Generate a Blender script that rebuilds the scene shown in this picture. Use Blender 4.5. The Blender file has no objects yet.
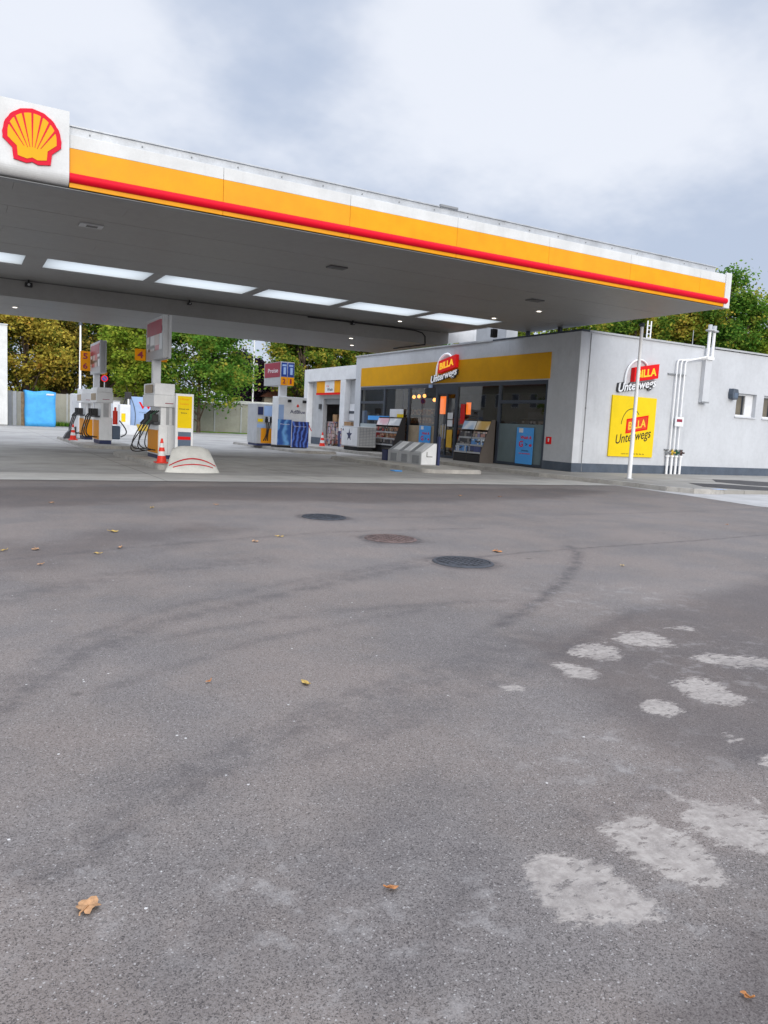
import bpy, bmesh, math, random
import numpy as np
from mathutils import Vector, Matrix

random.seed(7)
SC = bpy.context.scene
COL = SC.collection
PI = math.pi

# ------------------------------------------------------------------ camera
F, CX, CY, HC = 767.0, 384.0, 512.0, 1.3
def _ray(x, y): return np.array([(x - CX) / F, (CY - y) / F, -1.0])
_X = _ray(1765, 497); _X /= np.linalg.norm(_X)
_Y = _ray(-43, 404); _Y -= _X * (_X @ _Y); _Y /= np.linalg.norm(_Y)
_Z = np.cross(_X, _Y)
ROT = np.stack([_X, _Y, _Z])
ORI = np.array([0, 0, HC])
def on_ground(x, y, z=0.0):
    v = ROT @ _ray(x, y)
    return ORI + v * ((z - HC) / v[2])
def on_y(x, y, yy):
    v = ROT @ _ray(x, y)
    return ORI + v * (yy / v[1])
def on_x(x, y, xx):
    v = ROT @ _ray(x, y)
    return ORI + v * (xx / v[0])

cam = bpy.data.cameras.new('camera')
cam.sensor_width = 36; cam.sensor_fit = 'AUTO'
cam.lens = F / 1024 * 36
cam.clip_start = 0.05; cam.clip_end = 3000
co = bpy.data.objects.new('camera', cam); COL.objects.link(co)
mw = Matrix.Identity(4)
for i in range(3):
    for j in range(3): mw[i][j] = ROT[i][j]
mw[2][3] = HC
co.matrix_world = mw
SC.camera = co

# --------------------------------------------------------------- materials
def lin(r, g, b):
    f = lambda c: (c / 255 / 12.92) if c / 255 <= .04045 else ((c / 255 + .055) / 1.055) ** 2.4
    return (f(r), f(g), f(b))

class NT:
    def __init__(s, name):
        s.m = bpy.data.materials.new(name); s.m.use_nodes = True
        s.t = s.m.node_tree; s.n = s.t.nodes; s.l = s.t.links
        s.b = s.n['Principled BSDF']; s.out = s.n['Material Output']
    def new(s, kind, **kw):
        x = s.n.new(kind)
        for k, v in kw.items():
            if k in x.inputs: x.inputs[k].default_value = v
            else: setattr(x, k, v)
        return x
    def set(s, sock, v):
        if hasattr(v, 'is_output'): s.l.new(v, sock)
        else: sock.default_value = v
    def math(s, op, a, b=0.0, clamp=False):
        x = s.n.new('ShaderNodeMath'); x.operation = op; x.use_clamp = clamp
        s.set(x.inputs[0], a); s.set(x.inputs[1], b); return x.outputs[0]
    def mix(s, f, a, b):
        x = s.n.new('ShaderNodeMix'); x.data_type = 'RGBA'
        s.set(x.inputs[0], f)
        for k, v in ((6, a), (7, b)):
            if isinstance(v, tuple): x.inputs[k].default_value = (*v[:3], 1)
            else: s.l.new(v, x.inputs[k])
        return x.outputs[2]
    def noise(s, vec, scale, detail=3, rough=.55):
        x = s.n.new('ShaderNodeTexNoise'); x.inputs['Scale'].default_value = scale
        x.inputs['Detail'].default_value = detail; x.inputs['Roughness'].default_value = rough
        s.l.new(vec, x.inputs['Vector']); return x.outputs['Fac']
    def pos(s):
        return s.n.new('ShaderNodeNewGeometry').outputs['Position']
    def ramp(s, f, lo, hi):
        x = s.n.new('ShaderNodeMapRange'); x.interpolation_type = 'SMOOTHSTEP'
        s.l.new(f, x.inputs[0]); x.inputs[1].default_value = lo; x.inputs[2].default_value = hi
        return x.outputs[0]
    def bump(s, h, strength, dist=.01):
        x = s.n.new('ShaderNodeBump'); x.inputs['Strength'].default_value = strength
        x.inputs['Distance'].default_value = dist; s.l.new(h, x.inputs['Height'])
        s.l.new(x.outputs[0], s.b.inputs['Normal'])

def pm(name, rgb, rough=.55, metal=0.0, vary=.12, scale=2.5, bump=0.0, bscale=80, dirt=.0, dirt_rgb=(.05, .045, .04), coat=0.0, spec=.3):
    """plain painted / plastic / stone surface with uneven tone, grime and a little relief"""
    k = NT(name); p = k.pos()
    a = k.noise(p, scale, 5, .6); f = k.noise(p, scale * 14, 3)
    v = k.math('ADD', k.math('MULTIPLY', a, .7), k.math('MULTIPLY', f, .3))
    lo = tuple(c * (1 - vary * 1.6) for c in rgb); hi = tuple(min(.95, c * (1 + vary * 1.6)) for c in rgb)
    c = k.mix(k.ramp(v, .3, .7), lo, hi)
    oi = k.new('ShaderNodeObjectInfo').outputs['Random']
    c = k.mix(k.math('MULTIPLY', oi, .07), c, (.25, .22, .2))
    if dirt > 0:
        mp = k.new('ShaderNodeMapping'); mp.inputs['Scale'].default_value = (3.0, 3.0, .5)
        k.l.new(p, mp.inputs[0])
        d = k.noise(mp.outputs[0], 1.6, 6, .65)
        c = k.mix(k.math('MULTIPLY', k.ramp(d, .5, .8), dirt), c, dirt_rgb)
    k.l.new(c, k.b.inputs['Base Color'])
    r = k.math('ADD', k.math('MULTIPLY', a, .25), rough - .12)
    k.l.new(r, k.b.inputs['Roughness'])
    k.b.inputs['Metallic'].default_value = metal
    k.b.inputs['Specular IOR Level'].default_value = spec
    if coat: k.b.inputs['Coat Weight'].default_value = coat
    if bump: k.bump(k.noise(p, bscale, 3), bump)
    return k.m

def emit(name, rgb, strength):
    k = NT(name); k.b.inputs['Base Color'].default_value = (*rgb, 1)
    k.b.inputs['Emission Color'].default_value = (*rgb, 1); k.b.inputs['Emission Strength'].default_value = strength
    return k.m

M_ = {}
M_['white'] = pm('white_paint', (.76, .77, .78), .4, vary=.05, dirt=.10)
M_['pumpwhite'] = pm('white_pump_enamel', (.80, .81, .81), .35, vary=.05, dirt=.12)
M_['fasciawhite'] = pm('white_fascia_sheet', (.68, .69, .68), .42, vary=.05, dirt=.18, dirt_rgb=(.30, .30, .28))
M_['flash'] = pm('roof_flashing', (.52, .54, .56), .35, metal=.15, vary=.1, dirt=.35, dirt_rgb=(.22, .22, .21))
M_['yellow'] = pm('yellow_fascia_sheet', (.86, .36, .0), .45, spec=.22, vary=.05, dirt=.16, dirt_rgb=(.45, .2, .01))
M_['bandyellow'] = pm('yellow_band_paint', (.70, .34, .0), .55, spec=.1, vary=.04, dirt=.05)
M_['red'] = pm('red_fascia_tube', (.74, .002, .022), .45, spec=.12, vary=.04)
M_['redsign'] = pm('red_sign_plastic', (.74, .006, .008), .4, spec=.12, vary=.03)
M_['yellowsign'] = pm('yellow_sign_sheet', (.84, .60, .004), .45, spec=.12, vary=.03)
M_['yellowletter'] = pm('yellow_letters', (.9, .6, .03), .4, vary=.02)
M_['shellyellow'] = pm('shell_yellow', (.86, .42, .0), .45, spec=.1, vary=.02)
M_['shellred'] = pm('shell_red', (.72, .003, .03), .45, spec=.1, vary=.02)
M_['orange'] = pm('orange_panel', (.88, .33, .002), .5, spec=.12, vary=.03, dirt=.06)
M_['stucco'] = pm('grey_stucco', (.54, .555, .575), .85, vary=.05, scale=.7, bump=.25, bscale=160, dirt=.22, dirt_rgb=(.30, .31, .32))
M_['stuccopale'] = pm('pale_corner_trim', (.59, .605, .625), .8, vary=.04, scale=1.5, bump=.2, bscale=160, dirt=.1, dirt_rgb=(.3, .3, .3))
M_['plinth'] = pm('slate_blue_plinth', (.085, .105, .135), .75, vary=.12, bump=.2, bscale=90, dirt=.2, dirt_rgb=(.2, .19, .18))
M_['frame'] = pm('dark_window_frame', (.045, .056, .075), .45, vary=.08)
M_['soffit'] = pm('grey_soffit_sheet', (.27, .265, .255), .5, vary=.06, scale=.5, dirt=.15, dirt_rgb=(.2, .19, .18))
M_['soffitdark'] = pm('soffit_joint', (.12, .12, .12), .6)
M_['concrete'] = None
M_['kerb'] = pm('kerb_concrete', (.42, .40, .365), .9, vary=.15, scale=2, bump=.35, bscale=90, dirt=.35, dirt_rgb=(.12, .11, .10))
M_['block'] = pm('pale_bollard_concrete', (.58, .57, .52), .9, vary=.08, scale=3, bump=.3, bscale=70, dirt=.2, dirt_rgb=(.25, .24, .22))
M_['black'] = pm('black_rubber', (.018, .018, .02), .55, vary=.1)
M_['darkgrey'] = pm('dark_grey_plastic', (.05, .052, .058), .5, vary=.1)
M_['midgrey'] = pm('grey_sheet', (.26, .27, .28), .5, vary=.08, dirt=.15)
M_['lightgrey'] = pm('light_grey_sheet', (.45, .46, .47), .45, vary=.06, dirt=.2)
M_['bluegrey'] = pm('blue_grey_panel', (.10, .14, .20), .5, vary=.06)
M_['navy'] = pm('navy_panel', (.02, .03, .10), .5, vary=.1)
M_['blueposter'] = pm('blue_poster', (.06, .36, .85), .4, vary=.04, scale=1.2)
M_['bluetarp'] = pm('blue_tarpaulin', (.07, .42, .95), .45, vary=.12, scale=2.2, bump=.6, bscale=5)
M_['palebluesheet'] = pm('pale_blue_sheet', (.34, .48, .74), .4, vary=.05)
M_['frost'] = pm('frosted_film', (.15, .20, .21), .5, vary=.05)
M_['frostpale'] = pm('pale_frosted_film', (.40, .46, .47), .5, vary=.05)
M_['tan'] = pm('tan_board', (.42, .33, .22), .6, vary=.08)
M_['cardboard'] = pm('brown_cardboard', (.36, .22, .11), .8, vary=.12, scale=5)
M_['wood'] = pm('pallet_wood', (.30, .21, .12), .85, vary=.2, scale=6)
M_['conered'] = pm('red_cone_rubber', (.80, .035, .015), .45, vary=.05)
M_['conewhite'] = pm('white_cone_band', (.75, .74, .72), .4, vary=.05)
M_['fence'] = pm('beige_fence_panel', (.36, .35, .30), .75, vary=.08, scale=1.0, dirt=.3, dirt_rgb=(.2, .19, .15))
M_['fencecap'] = pm('pale_fence_coping', (.62, .62, .58), .6, vary=.06)
M_['pipewhite'] = pm('white_pipe_paint', (.88, .88, .88), .4, vary=.03, dirt=.05)
M_['brass'] = pm('yellow_valve', (.55, .38, .05), .4, vary=.1)
M_['steel'] = pm('brushed_steel', (.40, .41, .42), .35, metal=.7, vary=.1)
M_['rust'] = pm('rusty_cast_iron', (.115, .078, .070), .8, vary=.3, scale=12, bump=.6, bscale=120)
M_['iron'] = pm('dark_cast_iron', (.045, .05, .06), .6, metal=.2, vary=.25, scale=10, bump=.6, bscale=120)
M_['brownrack'] = pm('brown_rack_sheet', (.10, .085, .075), .5, vary=.06)
M_['bark'] = pm('grey_brown_bark', (.085, .062, .045), .95, vary=.3, scale=5, bump=.8, bscale=25)
M_['housewall'] = pm('cream_render', (.55, .50, .40), .85, vary=.05, scale=.6)
M_['houseroof'] = pm('red_roof_tile', (.22, .09, .06), .85, vary=.15)
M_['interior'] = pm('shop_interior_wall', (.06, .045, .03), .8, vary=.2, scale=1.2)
M_['stripdark'] = pm('dark_paving_strip', (.045, .042, .042), .8, vary=.3, scale=6)
M_['textblack'] = pm('black_lettering', (.02, .018, .015), .5, vary=.02)
M_['textwhite'] = pm('white_lettering', (.80, .82, .84), .4, vary=.02)
M_['maroon'] = pm('maroon_print', (.30, .02, .05), .4, vary=.1, scale=3)
M_['royal'] = pm('royal_blue_print', (.02, .06, .30), .4, vary=.15, scale=3)
M_['green'] = pm('dark_green_grip', (.02, .09, .05), .5)
M_['lightpanel'] = emit('ceiling_downlight', (1, .90, .76), 2.6)
M_['bulb'] = emit('warm_bulb', (1, .40, .09), 2.4)
M_['orangelit'] = emit('orange_lit_panel', (1, .20, .02), 1.0)
M_['orangedim'] = emit('dim_orange_panel', (.8, .25, .03), .22)
M_['hiddenlight'] = emit('hidden_shelf_light', (1, .86, .66), 9.0)
M_['yellowlit'] = pm('yellow_notice', (.80, .45, .02), .5, vary=.05)

def brick_goods(name, cols, scale, seed=0):
    """printed packets / bottles seen from afar: many little blocks of colour"""
    k = NT(name); p = k.pos()
    mp = k.new('ShaderNodeMapping'); mp.inputs['Scale'].default_value = scale; mp.inputs['Location'].default_value = (seed, seed * 1.7, seed * .3)
    k.l.new(p, mp.inputs[0])
    v = k.new('ShaderNodeTexVoronoi'); v.distance = 'CHEBYCHEV'; v.inputs['Randomness'].default_value = .35; v.inputs['Scale'].default_value = 1
    k.l.new(mp.outputs[0], v.inputs['Vector'])
    w = k.new('ShaderNodeSeparateColor'); k.l.new(v.outputs['Color'], w.inputs[0])
    cr = k.new('ShaderNodeValToRGB'); cr.color_ramp.interpolation = 'CONSTANT'
    e = cr.color_ramp.elements
    while len(e) < len(cols): e.new(.5)
    for i, c in enumerate(cols): e[i].position = i / len(cols); e[i].color = (*c, 1)
    k.l.new(w.outputs[0], cr.inputs[0])
    d = k.ramp(v.outputs['Distance'], .38, .5)
    k.l.new(k.mix(d, cr.outputs[0], (.03, .03, .03)), k.b.inputs['Base Color'])
    k.b.inputs['Roughness'].default_value = .35
    return k.m
M_['goods_red'] = brick_goods('red_packets', [(.5, .03, .03), (.35, .02, .02), (.55, .30, .2), (.25, .05, .03), (.5, .45, .4)], (7, 7, 9))
M_['goods_brown'] = brick_goods('brown_packets', [(.25, .10, .04), (.35, .17, .08), (.15, .06, .03), (.4, .3, .2)], (7, 7, 9), 3)
M_['goods_dark'] = brick_goods('dark_canisters', [(.06, .05, .05), (.20, .18, .16), (.03, .03, .04), (.30, .28, .27)], (6, 6, 6), 5)
M_['goods_blue'] = brick_goods('blue_white_bottles', [(.08, .25, .6), (.6, .68, .75), (.5, .55, .62), (.1, .3, .65)], (9, 9, 4), 7)
M_['goods_navy'] = brick_goods('navy_cans', [(.03, .05, .18), (.25, .30, .42), (.05, .07, .22), (.4, .42, .5)], (9, 9, 4), 9)
M_['goods_mixed'] = brick_goods('mixed_packets', [(.5, .25, .2), (.55, .5, .48), (.25, .22, .4), (.4, .12, .1), (.45, .35, .25), (.6, .45, .4)], (6, 6, 7), 11)
M_['goods_wrap'] = brick_goods('wrapped_bottles', [(.5, .38, .36), (.55, .5, .48), (.45, .15, .14), (.35, .25, .2), (.2, .2, .35)], (9, 9, 5), 14)
M_['goods_shelf'] = brick_goods('shelf_goods', [(.35, .16, .04), (.55, .28, .05), (.08, .08, .04), (.45, .06, .03), (.14, .18, .05), (.5, .42, .25)], (4, 4, 5), 17)
M_['picture'] = brick_goods('advert_picture', [(.6, .62, .64), (.45, .12, .14), (.5, .42, .4), (.62, .60, .6)], (1.3, 1.6, 2.2), 2)

def swirl(name, a, b, scale):
    k = NT(name); p = k.pos()
    w = k.new('ShaderNodeTexWave'); w.inputs['Scale'].default_value = scale; w.inputs['Distortion'].default_value = 9; w.inputs['Detail'].default_value = 3
    k.l.new(p, w.inputs['Vector'])
    k.l.new(k.mix(k.math('POWER', w.outputs['Fac'], 2.2), a, b), k.b.inputs['Base Color']); k.b.inputs['Roughness'].default_value = .35
    return k.m
M_['poster_a'] = swirl('blue_poster_picture', (.02, .10, .38), (.16, .42, .80), .9)
M_['poster_b'] = swirl('navy_poster_picture', (.01, .015, .12), (.10, .22, .75), 1.6)
M_['rack_head_blue'] = swirl('pale_blue_header', (.3, .45, .62), (.7, .74, .76), .7)
M_['rack_head_orange'] = swirl('orange_header', (.6, .36, .06), (.75, .66, .5), .7)
M_['rack_head_pink'] = swirl('pink_header', (.62, .34, .38), (.72, .66, .66), .9)
M_['rack_head_white'] = swirl('white_header', (.5, .52, .53), (.72, .72, .71), .9)

def glass_mat():
    k = NT('window_glass')
    tr = k.new('ShaderNodeBsdfTransparent'); tr.inputs[0].default_value = (.62, .64, .63, 1)
    gl = k.new('ShaderNodeBsdfGlossy'); gl.inputs['Roughness'].default_value = .015; gl.inputs[0].default_value = (.95, .97, 1, 1)
    gm = k.n.new('ShaderNodeNewGeometry'); dt = k.n.new('ShaderNodeVectorMath'); dt.operation = 'DOT_PRODUCT'
    k.l.new(gm.outputs['Normal'], dt.inputs[0]); k.l.new(gm.outputs['Incoming'], dt.inputs[1])
    fr = k.math('ADD', k.math('MULTIPLY', k.math('POWER', k.math('SUBTRACT', 1.0, k.math('ABSOLUTE', dt.outputs['Value'])), 4.0), .8), .06, True)
    nb = k.new('ShaderNodeBump'); nb.inputs['Strength'].default_value = .05; nb.inputs['Distance'].default_value = .02
    k.l.new(k.noise(k.pos(), .8, 1), nb.inputs['Height']); k.l.new(nb.outputs[0], gl.inputs['Normal'])
    mx = k.new('ShaderNodeMixShader'); k.l.new(fr, mx.inputs[0]); k.l.new(tr.outputs[0], mx.inputs[1]); k.l.new(gl.outputs[0], mx.inputs[2])
    k.l.new(mx.outputs[0], k.out.inputs[0]); return k.m
M_['glass'] = glass_mat()
def skylight_mat():
    k = NT('skylight_sheet')
    tr = k.new('ShaderNodeBsdfTranslucent'); tr.inputs[0].default_value = (.80, .81, .79, 1)
    k.l.new(tr.outputs[0], k.out.inputs[0]); return k.m
M_['skylight'] = skylight_mat()

def joints(k, p, period, width, c, dark):
    """thin straight joints every `period` metres along the world axes"""
    s = k.new('ShaderNodeSeparateXYZ'); k.l.new(p, s.inputs[0])
    out = c
    for i, per in enumerate(period):
        if not per: continue
        f = k.math('FRACT', k.math('DIVIDE', s.outputs[i], per))
        e = k.math('ABSOLUTE', k.math('SUBTRACT', f, .5))
        msk = k.math('GREATER_THAN', e, .5 - width / per)
        out = k.mix(k.math('MULTIPLY', msk, .6), out, dark)
    return out

def concrete_mat(name, base, dark, stain=.6):
    k = NT(name); p = k.pos()
    a = k.noise(p, .22, 6, .62); b = k.noise(p, 1.4, 5, .6); f = k.noise(p, 60, 3)
    c = k.mix(k.ramp(b, .3, .7), tuple(x * .88 for x in base), tuple(x * 1.1 for x in base))
    mp = k.new('ShaderNodeMapping'); mp.inputs['Scale'].default_value = (.16, 1.0, 1); k.l.new(p, mp.inputs[0])
    t = k.noise(mp.outputs[0], .55, 5, .6)
    c = k.mix(k.math('MULTIPLY', k.ramp(a, .45, .75), stain), c, dark)
    c = k.mix(k.math('MULTIPLY', k.ramp(t, .52, .72), stain), c, dark)
    c = joints(k, p, (3.6, 3.6, 0), .012, c, (.06, .055, .05))
    k.l.new(c, k.b.inputs['Base Color']); k.b.inputs['Roughness'].default_value = .85
    k.bump(f, .2); return k.m
M_['apron'] = concrete_mat('forecourt_concrete', (.36, .345, .32), (.12, .108, .10))
M_['edge'] = concrete_mat('pale_edge_concrete', (.44, .42, .38), (.24, .22, .20), .5)
M_['path'] = concrete_mat('pale_path_concrete', (.42, .41, .395), (.26, .245, .23), .5)
M_['walk'] = concrete_mat('walkway_concrete', (.30, .285, .255), (.16, .15, .135), .6)

def asphalt_mat():
    k = NT('worn_asphalt'); p = k.pos()
    at = lambda n: k.new('ShaderNodeAttribute', attribute_name=n).outputs['Fac']
    big = k.noise(p, .35, 5, .6); mid = k.noise(p, 2.3, 4, .6); fine = k.noise(p, 95, 5, .8); grit = k.noise(p, 190, 2, .6)
    c = k.mix(k.ramp(big, .3, .7), (.142, .122, .109), (.204, .176, .158))
    c = k.mix(k.math('MULTIPLY', k.ramp(mid, .4, .75), .35), c, (.225, .194, .172))
    # aggregate: every stone its own tone, dark binder between, a few pale chips
    def cells(scale, rnd=1.0):
        v = k.new('ShaderNodeTexVoronoi'); v.inputs['Scale'].default_value = scale; v.inputs['Randomness'].default_value = rnd
        k.l.new(p, v.inputs['Vector']); q = k.new('ShaderNodeSeparateColor'); k.l.new(v.outputs['Color'], q.inputs[0]); return q.outputs[0], v.outputs['Distance']
    hue = k.noise(p, .9, 4, .6)
    c = k.mix(k.math('MULTIPLY', k.ramp(hue, .42, .66), .55), c, (.212, .172, .148))
    c = k.mix(k.math('MULTIPLY', k.ramp(hue, .55, .34), .45), c, (.132, .122, .120))
    s1, d1 = cells(235); s2, d2 = cells(480); s3, d3 = cells(40)
    g = k.math('ADD', k.math('ADD', k.math('MULTIPLY', s1, .42), k.math('MULTIPLY', s2, .36)), k.math('MULTIPLY', fine, .42))
    c = k.mix(k.math('MULTIPLY', k.ramp(g, .64, 1.0), .55), c, (.29, .265, .25))
    c = k.mix(k.math('MULTIPLY', k.ramp(g, .62, .26), .86), c, (.024, .021, .021))
    c = k.mix(k.math('MULTIPLY', k.math('GREATER_THAN', s1, .985), .55), c, (.42, .40, .38))
    c = k.mix(k.math('MULTIPLY', k.math('MULTIPLY', k.math('GREATER_THAN', s3, .996), k.math('LESS_THAN', d3, .22)), .9), c, (.60, .58, .55))
    # small oil drips
    dr = k.new('ShaderNodeTexVoronoi'); dr.inputs['Scale'].default_value = 1.6; k.l.new(p, dr.inputs['Vector'])
    dq = k.new('ShaderNodeSeparateColor'); k.l.new(dr.outputs['Color'], dq.inputs[0])
    dm_ = k.math('MULTIPLY', k.math('GREATER_THAN', dq.outputs[1], .80), k.ramp(k.math('ADD', dr.outputs['Distance'], k.math('MULTIPLY', mid, .06)), .11, .06))
    c = k.mix(k.math('MULTIPLY', dm_, .5), c, (.035, .03, .03))
    # darker worn lane, damp patch, tyre marks, scuffs
    wob = k.math('SUBTRACT', k.noise(p, 1.7, 5, .65), .5)
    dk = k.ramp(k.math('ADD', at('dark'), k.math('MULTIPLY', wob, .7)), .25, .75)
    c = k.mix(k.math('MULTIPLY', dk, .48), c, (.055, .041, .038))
    tr = k.math('MULTIPLY', at('track'), k.ramp(k.noise(p, 6, 6, .75), .34, .60))
    c = k.mix(k.math('MULTIPLY', tr, .60), c, (.036, .032, .036))
    sc = k.math('MULTIPLY', at('scuff'), k.ramp(k.noise(p, 7.5, 6, .72), .50, .68))
    c = k.mix(k.math('MULTIPLY', sc, .36), c, (.38, .36, .34))
    # dried cement splashes with ragged rims and pits
    mp = k.new('ShaderNodeMapping'); mp.inputs['Rotation'].default_value = (0, 0, .9); mp.inputs['Scale'].default_value = (1, 2.6, 1); k.l.new(p, mp.inputs[0])
    rag = k.math('ADD', k.math('MULTIPLY', k.math('SUBTRACT', k.noise(mp.outputs[0], 13, 6, .72), .5), 1.15), k.math('MULTIPLY', k.math('SUBTRACT', fine, .5), .45)); rag = k.math('ADD', rag, k.math('MULTIPLY', k.math('SUBTRACT', k.noise(p, 5.5, 3, .5), .5), .6))
    st = k.ramp(k.math('ADD', at('stain'), rag), .44, .64)
    pit = k.ramp(k.noise(mp.outputs[0], 12, 5, .7), .57, .60)
    st = k.math('MULTIPLY', st, k.math('SUBTRACT', 1.0, k.math('MULTIPLY', pit, .9)))
    st = k.math('MULTIPLY', st, k.math('ADD', .62, k.math('MULTIPLY', k.ramp(k.noise(p, 3.1, 5, .7), .36, .56), .38)))
    cem = k.mix(k.ramp(k.noise(p, 30, 4, .7), .35, .65), (.275, .244, .218), (.375, .338, .302))
    c = k.mix(k.math('MULTIPLY', st, .92), c, cem)
    k.l.new(c, k.b.inputs['Base Color'])
    k.b.inputs['Roughness'].default_value = .82; k.b.inputs['Specular IOR Level'].default_value = .35
    h = k.math('ADD', k.math('MULTIPLY', fine, .7), k.math('MULTIPLY', grit, .3))
    k.bump(h, .22, .006)
    return k.m
M_['asphalt'] = asphalt_mat()

def leaf_mat(name, cols, trans=.3, nscale=.75):
    k = NT(name); g = k.n.new('ShaderNodeNewGeometry'); p = g.outputs['Position']
    r = g.outputs['Random Per Island']; cl = k.noise(p, nscale, 3, .6)
    f = k.math('ADD', k.math('MULTIPLY', r, .45), k.math('SUBTRACT', k.math('MULTIPLY', k.ramp(cl, .28, .72), .75), .1), True)
    cr = k.new('ShaderNodeValToRGB'); e = cr.color_ramp.elements
    while len(e) < len(cols): e.new(.5)
    for i, c in enumerate(cols): e[i].position = i / (len(cols) - 1); e[i].color = (*c, 1)
    k.l.new(f, cr.inputs[0])
    d = k.new('ShaderNodeBsdfDiffuse'); t = k.new('ShaderNodeBsdfTranslucent')
    k.l.new(cr.outputs[0], d.inputs[0]); k.l.new(cr.outputs[0], t.inputs[0])
    mx = k.new('ShaderNodeMixShader'); mx.inputs[0].default_value = trans
    k.l.new(d.outputs[0], mx.inputs[1]); k.l.new(t.outputs[0], mx.inputs[2]); k.l.new(mx.outputs[0], k.out.inputs[0])
    return k.m
LF = {
 'green': leaf_mat('green_leaves', [(0.028, 0.081, 0.013), (0.074, 0.185, 0.026), (0.132, 0.261, 0.038), (0.232, 0.314, 0.049), (0.478, 0.409, 0.067)]),
 'yellowgreen': leaf_mat('yellow_green_leaves', [(0.066, 0.138, 0.017), (0.168, 0.262, 0.029), (0.307, 0.378, 0.048), (0.481, 0.458, 0.068)]),
 'autumn': leaf_mat('autumn_leaves', [(0.064, 0.115, 0.022), (0.213, 0.231, 0.039), (0.494, 0.378, 0.064), (0.600, 0.504, 0.083), (0.600, 0.314, 0.069)]),
 'rusty': leaf_mat('rusty_leaves', [(0.052, 0.098, 0.018), (0.055, 0.078, 0.021), (0.178, 0.162, 0.036), (0.388, 0.288, 0.057), (0.600, 0.435, 0.088)]),
 'purple': leaf_mat('purple_leaves', [(0.016, 0.013, 0.023), (0.039, 0.027, 0.045), (0.065, 0.048, 0.059)]),
 'mixed': leaf_mat('green_gold_leaves', [(0.024, 0.068, 0.013), (0.073, 0.150, 0.022), (0.168, 0.238, 0.033), (0.378, 0.332, 0.049), (0.476, 0.336, 0.059)]),
 'dark': leaf_mat('dark_green_leaves', [(0.016, 0.050, 0.012), (0.048, 0.106, 0.020), (0.104, 0.163, 0.030), (0.277, 0.231, 0.041)]),
}

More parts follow.
